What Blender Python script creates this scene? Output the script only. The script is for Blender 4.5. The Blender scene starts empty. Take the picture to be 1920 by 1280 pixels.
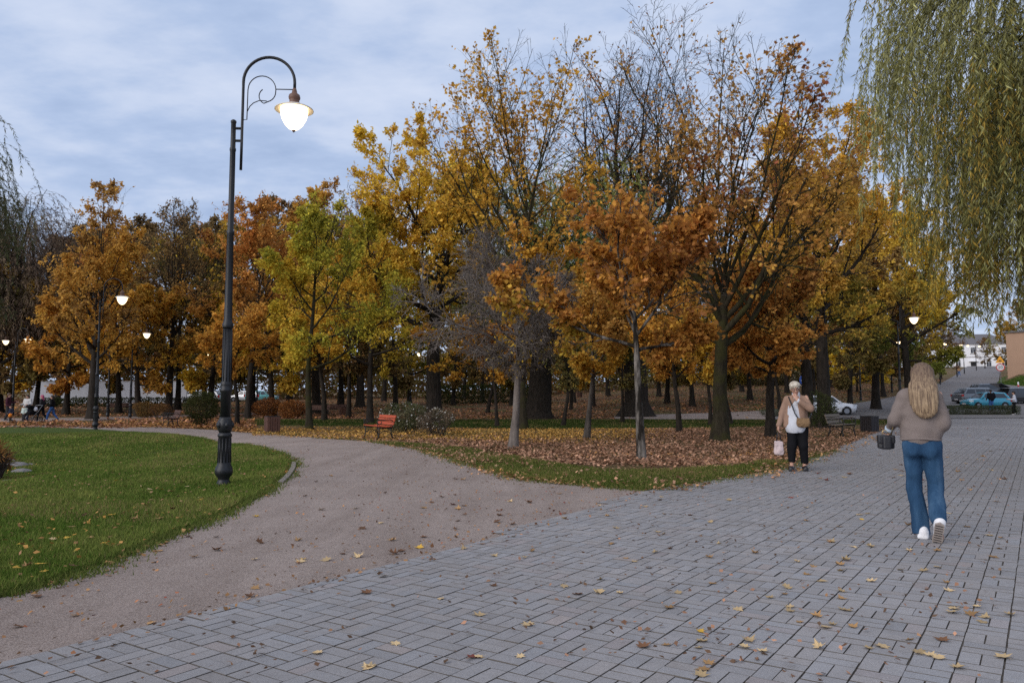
import bpy, bmesh, math, random
import numpy as np
from mathutils import Vector, Matrix
from mathutils.geometry import delaunay_2d_cdt
C = bpy.context.scene
COL = C.collection
PI = math.pi
F, CX, CY, EYE = 1450.0, 960.0, 640.0, 1.34
PITCH = math.atan(110.0 / F)
CP, SP = math.cos(PITCH), math.sin(PITCH)

# ------------------------------------------------------------------ helpers
def sm(t):
    t = np.clip(t, 0, 1)
    return t * t * (3 - 2 * t)

def terr(x, y):
    x = np.asarray(x, float); y = np.asarray(y, float)
    yy = np.maximum(y, 1.0)
    r = x / yy
    w = 0.35 + 0.65 * sm((r + 0.1) / 0.5)
    t = np.minimum(y, 232.0) - 58.0
    z = 0.065 * w * 0.5 * (t + np.sqrt(t * t + 16.0))
    z = z - 0.55 * sm((-x - 7.6) / 4.0) * sm((y - 5) / 3.0) * sm((30 - y) / 9.0)
    z = z + 1.2 * sm((r - 0.632) / 0.03) * sm((y - 106) / 14.0)
    return z

def ray(px, py):
    u = (px - CX) / F; v = (CY - py) / F
    return u, CP - v * SP, SP + v * CP

def G(px, py):
    """where the line of sight through a picture point meets the ground"""
    dx, dy, dz = ray(px, py)
    t = 1.0
    for _ in range(4000):
        if EYE + t * dz <= float(terr(t * dx, t * dy)):
            break
        t += 0.02 + t * 0.002
        if t > 400: break
    return (t * dx, t * dy)

def P(px, d):
    """ground point at depth d in the direction of picture column px"""
    x = (px - CX) / F * d
    return (x, d, float(terr(x, d)))

def link_mesh(name, verts, faces, mat=None, parent=None, smooth=False, col=None):
    me = bpy.data.meshes.new(name)
    me.from_pydata([tuple(v) for v in verts], [], [tuple(f) for f in faces])
    return finish(name, me, mat, parent, smooth)

def finish(name, me, mat, parent=None, smooth=False):
    if mat: me.materials.append(mat)
    if smooth:
        me.polygons.foreach_set('use_smooth', np.ones(len(me.polygons), bool))
    o = bpy.data.objects.new(name, me)
    COL.objects.link(o)
    if parent: o.parent = parent
    return o

def np_mesh(name, V, loops, sizes, colors=None):
    """fast mesh from numpy arrays; sizes = corner count of every face"""
    me = bpy.data.meshes.new(name)
    V = np.ascontiguousarray(V, np.float32)
    me.vertices.add(len(V)); me.vertices.foreach_set('co', V.ravel())
    loops = np.ascontiguousarray(loops, np.int32).ravel()
    sizes = np.asarray(sizes, np.int32)
    me.loops.add(len(loops)); me.loops.foreach_set('vertex_index', loops)
    starts = np.concatenate([[0], np.cumsum(sizes)[:-1]]).astype(np.int32)
    me.polygons.add(len(sizes))
    me.polygons.foreach_set('loop_start', starts)
    me.polygons.foreach_set('loop_total', sizes)
    me.update(calc_edges=True)
    if colors is not None:
        a = me.color_attributes.new('tint', 'FLOAT_COLOR', 'POINT')
        c = np.ones((len(V), 4), np.float32); c[:, :3] = colors
        a.data.foreach_set('color', c.ravel())
    return me

def tag(o, label=None, cat=None, group=None, kind=None):
    if label: o['label'] = label
    if cat: o['category'] = cat
    if group: o['group'] = group
    if kind: o['kind'] = kind
    return o

def empty(name, loc, rz=0.0, label=None, cat=None, group=None, scale=1.0):
    o = bpy.data.objects.new(name, None); COL.objects.link(o)
    o.empty_display_size = 0.1
    o.location = loc; o.rotation_euler = (0, 0, rz); o.scale = (scale,) * 3
    return tag(o, label, cat, group)

def copy_tree(root, loc, rz=0.0, label=None, group=None, scale=None):
    r = root.copy(); COL.objects.link(r)
    r.location = loc; r.rotation_euler = (0, 0, rz)
    if scale is not None: r.scale = scale if hasattr(scale, '__len__') else (scale,) * 3
    if label: r['label'] = label
    if group: r['group'] = group
    for ch in list(root.children):
        c = ch.copy(); COL.objects.link(c); c.parent = r
        for g in list(ch.children):
            d = g.copy(); COL.objects.link(d); d.parent = c
    return r

class MB:
    """collects simple shapes into one mesh"""
    def __init__(s): s.v = []; s.f = []
    def box(s, c, size, rz=0.0, rx=0.0, ry=0.0, bev=0.0):
        hx, hy, hz = size[0] / 2, size[1] / 2, size[2] / 2
        M = Matrix.Translation(c) @ Matrix.Rotation(rz, 4, 'Z') @ Matrix.Rotation(ry, 4, 'Y') @ Matrix.Rotation(rx, 4, 'X')
        bm = bmesh.new(); bmesh.ops.create_cube(bm, size=1.0)
        for v in bm.verts: v.co = Vector((v.co.x * size[0], v.co.y * size[1], v.co.z * size[2]))
        if bev > 0: bmesh.ops.bevel(bm, geom=bm.edges[:], offset=bev, segments=2, affect='EDGES', profile=0.7)
        s.bm(bm, M); bm.free(); return s
    def bm(s, bm, M=None):
        b = len(s.v); bm.verts.index_update()
        for v in bm.verts: s.v.append(tuple((M @ v.co) if M else v.co))
        for f in bm.faces: s.f.append(tuple(b + v.index for v in f.verts))
        return s
    def tube(s, pts, r, n=8, cap=True, closed=False):
        pts = [Vector(p) for p in pts]; m = len(pts); b = len(s.v)
        rr = r if hasattr(r, '__len__') else [r] * m
        prev = None
        for i, p in enumerate(pts):
            if closed: t = (pts[(i + 1) % m] - pts[i - 1])
            else: t = pts[min(i + 1, m - 1)] - pts[max(i - 1, 0)]
            t.normalize()
            if prev is None:
                a = t.cross(Vector((0, 0, 1)) if abs(t.z) < 0.9 else Vector((1, 0, 0))).normalized()
            else:
                a = (prev - t * prev.dot(t)).normalized()
            prev = a; q = t.cross(a)
            for k in range(n):
                w = 2 * PI * k / n
                s.v.append(tuple(p + (a * math.cos(w) + q * math.sin(w)) * rr[i]))
        last = m if closed else m - 1
        for i in range(last):
            j = (i + 1) % m
            for k in range(n):
                l = (k + 1) % n
                s.f.append((b + i * n + k, b + i * n + l, b + j * n + l, b + j * n + k))
        if cap and not closed:
            s.f.append(tuple(b + k for k in reversed(range(n))))
            s.f.append(tuple(b + (m - 1) * n + k for k in range(n)))
        return s
    def lathe(s, prof, n=20, c=(0, 0, 0), sx=1.0, sy=1.0, flute=0):
        b = len(s.v); m = len(prof)
        for (r, z) in prof:
            for k in range(n):
                w = 2 * PI * k / n
                s.v.append((c[0] + r * math.cos(w) * sx, c[1] + r * math.sin(w) * sy, c[2] + z))
        for i in range(m - 1):
            for k in range(n):
                l = (k + 1) % n
                s.f.append((b + i * n + k, b + i * n + l, b + (i + 1) * n + l, b + (i + 1) * n + k))
        s.f.append(tuple(b + k for k in reversed(range(n))))
        s.f.append(tuple(b + (m - 1) * n + k for k in range(n)))
        return s
    def ball(s, c, r, seg=12, rings=8):
        r = r if hasattr(r, '__len__') else (r, r, r)
        bm = bmesh.new(); bmesh.ops.create_uvsphere(bm, u_segments=seg, v_segments=rings, radius=1.0)
        s.bm(bm, Matrix.Translation(c) @ Matrix.Diagonal((r[0], r[1], r[2], 1))); bm.free(); return s
    def prism(s, poly, y0, y1):
        """polygon in the xz plane extruded along y"""
        b = len(s.v); n = len(poly)
        for y in (y0, y1):
            for (x, z) in poly: s.v.append((x, y, z))
        s.f.append(tuple(b + i for i in range(n)))
        s.f.append(tuple(b + n + i for i in reversed(range(n))))
        for i in range(n):
            j = (i + 1) % n
            s.f.append((b + j, b + i, b + n + i, b + n + j))
        return s
    def build(s, name, mat, parent=None, smooth=False):
        return link_mesh(name, s.v, s.f, mat, parent, smooth)

# lattice noise -----------------------------------------------------------
_nr = np.random.default_rng(99)
_LAT = _nr.random((32, 32, 32))
def vnoise(p, freq=1.0):
    q = np.asarray(p, float) * freq + 1000.37
    i = np.floor(q).astype(int); f = q - i; f = f * f * (3 - 2 * f)
    a = i % 32; b = (i + 1) % 32
    def L(x, y, z): return _LAT[x, y, z]
    x0, y0, z0 = a[..., 0], a[..., 1], a[..., 2]; x1, y1, z1 = b[..., 0], b[..., 1], b[..., 2]
    fx, fy, fz = f[..., 0], f[..., 1], f[..., 2]
    c00 = L(x0, y0, z0) * (1 - fx) + L(x1, y0, z0) * fx
    c10 = L(x0, y1, z0) * (1 - fx) + L(x1, y1, z0) * fx
    c01 = L(x0, y0, z1) * (1 - fx) + L(x1, y0, z1) * fx
    c11 = L(x0, y1, z1) * (1 - fx) + L(x1, y1, z1) * fx
    return (c00 * (1 - fy) + c10 * fy) * (1 - fz) + (c01 * (1 - fy) + c11 * fy) * fz

def unit(a):
    return a / np.maximum(np.linalg.norm(a, axis=-1, keepdims=True), 1e-9)

def srgb(r, g, b):
    f = lambda c: (c / 255 / 12.92) if c <= 10 else ((c / 255 + 0.055) / 1.055) ** 2.4
    return (f(r), f(g), f(b))

# ------------------------------------------------------------------ materials
class NT:
    def __init__(s, name):
        s.m = bpy.data.materials.new(name); s.m.use_nodes = True
        s.t = s.m.node_tree; s.n = s.t.nodes; s.n.clear()
        s.out = s.n.new('ShaderNodeOutputMaterial')
    def new(s, typ, **kw):
        n = s.n.new(typ)
        for k, v in kw.items():
            if k in n.inputs.keys(): n.inputs[k].default_value = v
            else: setattr(n, k, v)
        return n
    def lk(s, a, b): s.t.links.new(a, b)
    def noise(s, scale, detail=4, rough=0.6, vec=None):
        n = s.new('ShaderNodeTexNoise'); n.inputs['Scale'].default_value = scale
        n.inputs['Detail'].default_value = detail; n.inputs['Roughness'].default_value = rough
        if vec is None: vec = s.coord()
        s.lk(vec, n.inputs['Vector']); return n.outputs['Fac']
    def coord(s, what='Object'):
        if not hasattr(s, '_tc'): s._tc = s.new('ShaderNodeTexCoord')
        return s._tc.outputs[what]
    def ramp(s, fac, stops):
        r = s.new('ShaderNodeValToRGB'); e = r.color_ramp.elements
        while len(e) < len(stops): e.new(0.5)
        for i, (p, c) in enumerate(stops):
            e[i].position = p; e[i].color = (*c, 1) if len(c) == 3 else c
        s.lk(fac, r.inputs['Fac']); return r.outputs['Color']
    def mix(s, fac, a, b, blend='MIX'):
        m = s.new('ShaderNodeMix'); m.data_type = 'RGBA'; m.blend_type = blend
        for sock, val in ((m.inputs[0], fac), (m.inputs[6], a), (m.inputs[7], b)):
            if isinstance(val, (int, float)): sock.default_value = val
            elif isinstance(val, tuple): sock.default_value = (*val, 1) if len(val) == 3 else val
            else: s.lk(val, sock)
        return m.outputs[2]
    def math(s, op, a, b=0.0):
        m = s.new('ShaderNodeMath'); m.operation = op
        for i, v in enumerate((a, b)):
            if isinstance(v, (int, float)): m.inputs[i].default_value = v
            else: s.lk(v, m.inputs[i])
        return m.outputs[0]
    def bsdf(s, color, rough=0.8, metal=0.0, spec=0.5, bump=None, bdist=0.01, bstr=1.0, sheen=0.0, coat=0.0):
        b = s.new('ShaderNodeBsdfPrincipled')
        if isinstance(color, tuple): b.inputs['Base Color'].default_value = (*color, 1)
        else: s.lk(color, b.inputs['Base Color'])
        if isinstance(rough, (int, float)): b.inputs['Roughness'].default_value = rough
        else: s.lk(rough, b.inputs['Roughness'])
        b.inputs['Metallic'].default_value = metal
        b.inputs['Specular IOR Level'].default_value = spec
        if sheen: b.inputs['Sheen Weight'].default_value = sheen
        if coat: b.inputs['Coat Weight'].default_value = coat
        if bump is not None:
            bn = s.new('ShaderNodeBump'); bn.inputs['Distance'].default_value = bdist; bn.inputs['Strength'].default_value = bstr
            s.lk(bump, bn.inputs['Height']); s.lk(bn.outputs['Normal'], b.inputs['Normal'])
        s.lk(b.outputs['BSDF'], s.out.inputs['Surface'])
        return s.m

def simple(name, color, rough=0.7, metal=0.0, spec=0.4, var=0.25, scale=6.0, bump=0.0, coat=0.0, sheen=0.0):
    t = NT(name)
    n = t.noise(scale, 5, 0.65)
    c = t.mix(n, tuple(x * (1 - var) for x in color), tuple(min(1, x * (1 + var)) for x in color))
    if bump:
        return t.bsdf(c, rough, metal, spec, bump=t.noise(scale * 4, 6, 0.7), bdist=bump, coat=coat, sheen=sheen)
    return t.bsdf(c, rough, metal, spec, coat=coat, sheen=sheen)

def leafmat(name, trans=0.35, rnd=0.10):
    t = NT(name)
    a = t.new('ShaderNodeAttribute'); a.attribute_name = 'tint'
    oi = t.new('ShaderNodeObjectInfo')
    hs = t.new('ShaderNodeHueSaturation')
    t.lk(a.outputs['Color'], hs.inputs['Color'])
    t.lk(t.math('ADD', t.math('MULTIPLY', oi.outputs['Random'], rnd * 0.4), 0.5 - rnd * 0.2), hs.inputs['Hue'])
    t.lk(t.math('ADD', t.math('MULTIPLY', oi.outputs['Random'], rnd * 3), 1 - rnd * 1.5), hs.inputs['Value'])
    d = t.new('ShaderNodeBsdfDiffuse'); tr = t.new('ShaderNodeBsdfTranslucent')
    t.lk(hs.outputs['Color'], d.inputs['Color']); t.lk(hs.outputs['Color'], tr.inputs['Color'])
    m = t.new('ShaderNodeMixShader'); m.inputs[0].default_value = trans
    t.lk(d.outputs[0], m.inputs[1]); t.lk(tr.outputs[0], m.inputs[2])
    t.lk(m.outputs[0], t.out.inputs['Surface'])
    return t.m

def barkmat(name, dark, light, scale=9.0, moss=None, p0=.3, p1=.7):
    t = NT(name)
    mp = t.new('ShaderNodeMapping'); mp.inputs['Scale'].default_value = (1, 1, 0.22)
    t.lk(t.coord(), mp.inputs['Vector'])
    n = t.noise(scale, 7, 0.7, mp.outputs[0])
    c = t.ramp(n, [(p0, dark), (p1, light)])
    if moss:
        n2 = t.noise(1.7, 4, 0.6)
        c = t.mix(t.ramp(n2, [(0.45, (0, 0, 0)), (0.62, (1, 1, 1))]), c, moss)
    return t.bsdf(c, 0.95, 0, 0.15, bump=n, bdist=0.03)

M = {}
M['leaf'] = leafmat('leaf', 0.38)
M['litter'] = leafmat('litter', 0.08, 0.04)
M['blade'] = leafmat('blade', 0.25, 0.0)
M['bark_dark'] = barkmat('bark_dark', (0.012, 0.010, 0.008), (0.052, 0.042, 0.034))
M['bark_moss'] = barkmat('bark_moss', (0.014, 0.012, 0.008), (0.06, 0.05, 0.032), moss=(0.045, 0.043, 0.016))
M['bark_grey'] = barkmat('bark_grey', (0.03, 0.026, 0.023), (0.14, 0.12, 0.105))
M['bark_pale'] = barkmat('bark_pale', (0.02, 0.017, 0.014), (0.30, 0.27, 0.24), scale=4.5, p0=.44, p1=.66)
M['twig'] = barkmat('twig', (0.05, 0.038, 0.032), (0.13, 0.1, 0.085))
M['bark_twig'] = barkmat('bark_twig', (0.08, 0.066, 0.06), (0.26, 0.225, 0.20))
M['iron'] = simple('iron', (0.018, 0.019, 0.022), 0.42, 0.3, 0.5, 0.5, 8, 0.002)
M['iron_bench'] = simple('iron_bench', (0.015, 0.014, 0.014), 0.5, 0.2, 0.5, 0.4, 10)
M['cap'] = simple('lamp_cap', (0.16, 0.085, 0.06), 0.5, 0.0, 0.4, 0.3, 12, 0.002)
# ------------------------------------------------------------------ camera, light, sky
cam = bpy.data.cameras.new('camera'); cam.sensor_width = 36.0; cam.lens = 36.0 * F / 1920.0
cam.clip_end = 2000; cam.clip_start = 0.1
co = bpy.data.objects.new('camera', cam); COL.objects.link(co)
co.location = (0, 0, EYE); co.rotation_euler = (PI / 2 + PITCH, 0, 0)
C.camera = co

SUN_AZ, SUN_EL = math.radians(-132), math.radians(22)     # behind the camera's left shoulder, behind cloud
sl = bpy.data.lights.new('sun', 'SUN'); sl.energy = 1.5; sl.angle = math.radians(55); sl.color = (1.0, 0.93, 0.86)
so = bpy.data.objects.new('sun', sl); COL.objects.link(so)
sd = Vector((math.sin(SUN_AZ) * math.cos(SUN_EL), math.cos(SUN_AZ) * math.cos(SUN_EL), math.sin(SUN_EL)))
so.rotation_euler = sd.to_track_quat('Z', 'Y').to_euler(); so.location = sd * 60 + Vector((0, 0, 20))

W = bpy.data.worlds.new('World'); C.world = W; W.use_nodes = True
nt = W.node_tree; nt.nodes.clear()
def wn(t): return nt.nodes.new(t)
def wl(a, b): nt.links.new(a, b)
tc = wn('ShaderNodeTexCoord')
sep = wn('ShaderNodeSeparateXYZ'); wl(tc.outputs['Generated'], sep.inputs[0])
def wm(op, a, b=0.0):
    m = wn('ShaderNodeMath'); m.operation = op
    for i, v in enumerate((a, b)):
        if isinstance(v, (int, float)): m.inputs[i].default_value = v
        else: wl(v, m.inputs[i])
    return m.outputs[0]
zz = wm('ADD', wm('MAXIMUM', sep.outputs[2], 0.0), 0.16)
cmb = wn('ShaderNodeCombineXYZ')
wl(wm('DIVIDE', sep.outputs[0], zz), cmb.inputs[0]); wl(wm('DIVIDE', sep.outputs[1], zz), cmb.inputs[1])
mp = wn('ShaderNodeMapping'); mp.inputs['Rotation'].default_value = (0, 0, math.radians(18)); mp.inputs['Scale'].default_value = (0.9, 1.25, 1)
mp.inputs['Location'].default_value = (0.4, 1.7, 0)
wl(cmb.outputs[0], mp.inputs['Vector'])
n1 = wn('ShaderNodeTexNoise'); n1.inputs['Scale'].default_value = 1.1; n1.inputs['Detail'].default_value = 9; n1.inputs['Roughness'].default_value = 0.56; n1.inputs['Distortion'].default_value = 0.25
wl(mp.outputs[0], n1.inputs['Vector'])
n2 = wn('ShaderNodeTexNoise'); n2.inputs['Scale'].default_value = 4.2; n2.inputs['Detail'].default_value = 7; n2.inputs['Roughness'].default_value = 0.55
wl(mp.outputs[0], n2.inputs['Vector'])
nf = wm('ADD', wm('MULTIPLY', n1.outputs['Fac'], 0.58), wm('MULTIPLY', n2.outputs['Fac'], 0.42))
cr = wn('ShaderNodeValToRGB'); e = cr.color_ramp.elements
stops = [(0.36, (0.26, 0.34, 0.505)), (0.46, (0.33, 0.41, 0.575)), (0.54, (0.42, 0.485, 0.625)), (0.66, (0.51, 0.56, 0.675))]
while len(e) < len(stops): e.new(0.5)
for i, (p, c) in enumerate(stops): e[i].position = p; e[i].color = (*c, 1)
wl(nf, cr.inputs['Fac'])
# the cloud deck overhead is thicker and paler than the strip over the trees
hi = wm('MULTIPLY', wm('SUBTRACT', sep.outputs[2], 0.45), 2.0)
cl = wn('ShaderNodeMath'); cl.operation = 'MULTIPLY'; cl.use_clamp = True; wl(hi, cl.inputs[0]); cl.inputs[1].default_value = 1.0
mx = wn('ShaderNodeMix'); mx.data_type = 'RGBA'; wl(cl.outputs[0], mx.inputs[0]); wl(cr.outputs['Color'], mx.inputs[6])
mx.inputs[7].default_value = (0.50, 0.51, 0.57, 1)
sky = wn('ShaderNodeTexSky'); sky.sky_type = 'NISHITA'; sky.sun_disc = False
sky.sun_elevation = SUN_EL; sky.sun_rotation = SUN_AZ; sky.air_density = 1.0; sky.dust_density = 1.5
bg1 = wn('ShaderNodeBackground'); wl(mx.outputs[2], bg1.inputs['Color']); bg1.inputs['Strength'].default_value = 1.06
bg2 = wn('ShaderNodeBackground'); wl(sky.outputs[0], bg2.inputs['Color']); bg2.inputs['Strength'].default_value = 0.05
msh = wn('ShaderNodeMixShader'); msh.inputs[0].default_value = 0.12
wl(bg1.outputs[0], msh.inputs[1]); wl(bg2.outputs[0], msh.inputs[2])
wo = wn('ShaderNodeOutputWorld'); wl(msh.outputs[0], wo.inputs['Surface'])
C.view_settings.view_transform = 'Standard'
try: C.view_settings.look = 'None'
except Exception: pass
C.view_settings.exposure = 0.52; C.view_settings.gamma = 1.0
cy = C.cycles
cy.max_bounces = 6; cy.diffuse_bounces = 3; cy.glossy_bounces = 2; cy.transmission_bounces = 3; cy.transparent_max_bounces = 6
cy.use_denoising = False
cy.sample_clamp_indirect = 4.0
cy.caustics_reflective = False; cy.caustics_refractive = False

# ------------------------------------------------------------------ ground sheets
def in_poly(poly, x, y):
    poly = np.asarray(poly); inside = np.zeros(len(x), bool); n = len(poly); j = n - 1
    for i in range(n):
        xi, yi = poly[i]; xj, yj = poly[j]
        c = ((yi > y) != (yj > y)) & (x < (xj - xi) * (y - yi) / (yj - yi + 1e-12) + xi)
        inside ^= c; j = i
    return inside

def smooth_poly(poly, it=2, corners=()):
    """Chaikin corner cutting"""
    p = [np.array(a, float) for a in poly]
    for _ in range(it):
        q = []
        for i in range(len(p)):
            a, b = p[i], p[(i + 1) % len(p)]
            q += [a * 0.75 + b * 0.25, a * 0.25 + b * 0.75]
        p = q
    return np.array(p)

def densify(poly, step_k=0.02, rough=0.0, seed=1):
    rng = np.random.default_rng(seed); out = []
    for i in range(len(poly)):
        a, b = np.array(poly[i]), np.array(poly[(i + 1) % len(poly)])
        d = np.linalg.norm(b - a); r = max(1.5, np.linalg.norm((a + b) / 2)); n = max(1, int(d / (r * step_k)))
        for k in range(n):
            q = a + (b - a) * k / n
            out.append(q + rng.normal(0, 1, 2) * rough * min(1.0, r / 8.0))
    return np.array(out)

def sheet(name, poly, zoff, mat, gap=0.035, kind='structure', far_k=0.0):
    poly = np.asarray(poly)
    r0 = max(1.0, np.min(np.linalg.norm(poly, axis=1)) * 0.9); r1 = np.max(np.linalg.norm(poly, axis=1))
    rs = np.exp(np.arange(math.log(r0), math.log(r1), gap)); az = np.arange(-PI, PI, gap)
    R, A = np.meshgrid(rs, az); x = (R * np.sin(A)).ravel(); y = (R * np.cos(A)).ravel()
    k = in_poly(poly, x, y); x, y = x[k], y[k]
    # keep interior points a little away from the outline
    pts = [Vector(p) for p in poly] + [Vector((a, b)) for a, b in zip(x, y)]
    v, _, f, *_ = delaunay_2d_cdt(pts, [], [list(range(len(poly)))], 1, 1e-5)
    V = np.array([(p.x, p.y) for p in v]); d = np.linalg.norm(V, axis=1)
    z = terr(V[:, 0], V[:, 1]) + zoff + far_k * np.maximum(0, d - 40)
    vv = np.c_[V, z]
    o = link_mesh(name, vv, [t if ((V[t[1]] - V[t[0]])[0] * (V[t[2]] - V[t[0]])[1] - (V[t[1]] - V[t[0]])[1] * (V[t[2]] - V[t[0]])[0]) > 0 else t[::-1] for t in f], mat, None, True)
    return tag(o, kind=kind)

# base ground: leafy soil with worn grass, reaching the horizon
az = np.concatenate([np.linspace(-1.05, 1.05, 260), np.linspace(1.05, 2 * PI - 1.05, 42)[1:-1]])
rs = np.concatenate([[0.0], np.exp(np.linspace(math.log(1.0), math.log(900.0), 190))])
V = []; 
for r in rs: V.append(np.c_[r * np.sin(az), r * np.cos(az)])
V = np.concatenate(V); V = np.c_[V, terr(V[:, 0], V[:, 1])]
na = len(az); i, j = np.meshgrid(np.arange(len(rs) - 1), np.arange(na), indexing='ij')
j2 = (j + 1) % na
Q = np.stack([i * na + j, (i + 1) * na + j, (i + 1) * na + j2, i * na + j2], -1).reshape(-1, 4)[:, ::-1]
t = NT('park_ground')
n_a = t.noise(0.22, 5, 0.6); n_b = t.noise(9.0, 6, 0.7); n_c = t.noise(1.3, 6, 0.65)
soil = t.ramp(n_b, [(0.3, (0.06, 0.04, 0.025)), (0.5, (0.15, 0.092, 0.052)), (0.7, (0.28, 0.175, 0.095))])
gr = t.ramp(n_b, [(0.3, (0.04, 0.058, 0.015)), (0.7, (0.12, 0.135, 0.035))])
fac = t.ramp(t.math('ADD', t.math('MULTIPLY', n_a, 0.6), t.math('MULTIPLY', n_c, 0.4)), [(0.47, (0, 0, 0)), (0.58, (0.75, 0.75, 0.75))])
M['ground'] = t.bsdf(t.mix(fac, soil, gr), 0.95, 0, 0.1, bump=n_b, bdist=0.05)
me = np_mesh('ground', V, Q, np.full(len(Q), 4)); tag(finish('ground', me, M['ground'], None, True), kind='structure')

def gp(pairs): return [G(a, b) for a, b in pairs]

# lawn and path outlines, read from the photograph and laid on the ground
LAWN_EDGE = [(-60, 1150), (0, 1122), (90, 1095), (180, 1062), (300, 1012), (420, 962), (490, 925), (533, 888), (541, 868), (522, 851), (450, 834), (380, 823), (280, 812), (185, 805), (90, 801), (-40, 799)]
lawn_edge = gp(LAWN_EDGE)
lawn = lawn_edge + [(-60, 38), (-40, 6), (-9, 3.2)]
lawn_poly = densify(lawn, 0.010, 0.06, 3)
t = NT('lawn')
n_a = t.noise(0.5, 5, 0.6); n_b = t.noise(22, 6, 0.7); n_c = t.noise(3.0, 5, 0.6)
g1 = t.ramp(n_b, [(0.25, (0.03, 0.05, 0.010)), (0.55, (0.075, 0.115, 0.022)), (0.8, (0.15, 0.175, 0.045))])
g2 = t.ramp(n_b, [(0.25, (0.03, 0.038, 0.012)), (0.8, (0.13, 0.125, 0.045))])
M['lawn'] = t.bsdf(t.mix(t.ramp(t.math('ADD', t.math('MULTIPLY', n_a, .5), t.math('MULTIPLY', n_c, .5)), [(0.45, (0, 0, 0)), (0.65, (0.7, 0.7, 0.7))]), g1, g2), 0.95, 0, 0.1, bump=n_b, bdist=0.03)
lawn_o = sheet('lawn', lawn_poly, 0.013, M['lawn'])

PATH_BACK = [(-60, 797), (60, 797.5), (190, 801), (300, 801), (400, 806), (480, 813), (600, 821), (690, 826), (780, 840), (860, 862), (925, 884), (985, 899), (1080, 909), (1150, 915), (1216, 920)]
path_back = gp(PATH_BACK)
# boundary of the paving
PAVE_EDGE = [(-200, 1310), (0, 1254), (300, 1172), (590, 1090), (760, 1050), (915, 1009), (1105, 954), (1216, 920)]
pave_edge = gp(PAVE_EDGE)
t = NT('gravel')
n_a = t.noise(60, 8, 0.8); n_b = t.noise(0.7, 5, 0.6); n_c = t.noise(5, 5, 0.6)
vo = t.new('ShaderNodeTexVoronoi', Scale=95.0); t.lk(t.coord(), vo.inputs['Vector'])
c1 = t.ramp(vo.outputs['Distance'], [(0.05, (0.55, 0.465, 0.42)), (0.45, (0.40, 0.33, 0.295)), (0.75, (0.18, 0.135, 0.115))])
c2 = t.mix(t.ramp(n_a, [(0.35, (0, 0, 0)), (0.7, (1, 1, 1))]), t.mix(0.55, c1, (0.21, 0.17, 0.15)), t.mix(0.3, c1, (0.62, 0.535, 0.485)))
c3 = t.mix(t.ramp(n_b, [(0.38, (0, 0, 0)), (0.62, (0.5, 0.5, 0.5))]), c2, t.mix(0.5, c2, (0.18, 0.135, 0.115)))
mp_ = t.new('ShaderNodeMapping'); mp_.inputs['Scale'].default_value = (2.0, 0.22, 1); t.lk(t.coord(), mp_.inputs['Vector'])
n_t = t.noise(1.1, 5, 0.6, mp_.outputs[0])
c3 = t.mix(t.ramp(n_t, [(0.5, (0, 0, 0)), (0.66, (0.5, 0.5, 0.5))]), c3, t.mix(0.5, c3, (0.15, 0.11, 0.09)))
c3 = t.mix(t.ramp(n_t, [(0.34, (0.4, 0.4, 0.4)), (0.46, (0, 0, 0))]), c3, t.mix(0.5, c3, (0.50, 0.41, 0.37)))
c4 = t.mix(t.ramp(n_c, [(0.62, (0, 0, 0)), (0.72, (0.5, 0.5, 0.5))]), c3, t.mix(0.6, c3, (0.12, 0.09, 0.07)))
M['gravel'] = t.bsdf(c4, 0.95, 0, 0.15, bump=n_a, bdist=0.012)
path_poly = list(reversed(path_back)) + [(-60, 38.5)] + list(reversed([p for p in lawn_edge]))  # outer strip along the lawn
gravel_poly = [(-3.4, 2.2), (-7.6, 3.4)] + [tuple(np.array(p) + np.array([0, 0])) for p in lawn_edge] + path_back + list(reversed([(p[0] + 0.25, p[1] - 0.1) for p in pave_edge]))
sheet('gravel_path', densify(gravel_poly, 0.02, 0.02, 5), 0.008, M['gravel'])
# the second gravel path, further back on the left, and the one that meets the road
B_UP = [(-60, 785), (100, 784), (300, 779.5), (420, 776), (560, 771.5)]
B_DN = [(560, 773.5), (420, 779), (300, 784), (100, 790), (-60, 792)]
sheet('footpath', densify(gp(B_UP + B_DN), 0.02, 0.05, 7), 0.012, M['gravel'], far_k=0.0004)
C_UP = [(1150, 781), (1240, 777), (1330, 774.5), (1400, 771.5), (1452, 768.5)]
C_DN = [(1452, 786), (1330, 786), (1240, 786), (1150, 785)]
sheet('side_path', densify(gp(C_UP + C_DN), 0.02, 0.04, 8), 0.012, M['gravel'], far_k=0.0004)

# ------------------------------------------------------------------ roads beyond the paving
def PX(px, d): return ((px - CX) / F * d, d)
t = NT('road')
n_a = t.noise(14, 7, 0.75); n_b = t.noise(0.25, 5, 0.6)
bt = t.new('ShaderNodeTexBrick', Scale=4.0); 
mpn = t.new('ShaderNodeMapping'); mpn.inputs['Rotation'].default_value = (0, 0, math.radians(57)); t.lk(t.coord(), mpn.inputs['Vector']); t.lk(mpn.outputs[0], bt.inputs['Vector'])
bt.inputs['Color1'].default_value = (0.20, 0.19, 0.19, 1); bt.inputs['Color2'].default_value = (0.245, 0.23, 0.23, 1); bt.inputs['Mortar'].default_value = (0.13, 0.12, 0.115, 1); bt.inputs['Mortar Size'].default_value = 0.03
c = t.mix(0.5, bt.outputs['Color'], t.ramp(n_a, [(0.3, (0.13, 0.125, 0.125)), (0.7, (0.27, 0.255, 0.255))]))
c = t.mix(t.ramp(n_b, [(0.4, (0, 0, 0)), (0.65, (0.6, 0.6, 0.6))]), c, t.mix(0.5, c, (0.12, 0.105, 0.10)))
M['road'] = t.bsdf(c, 0.9, 0, 0.2, bump=n_a, bdist=0.01)
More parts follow.
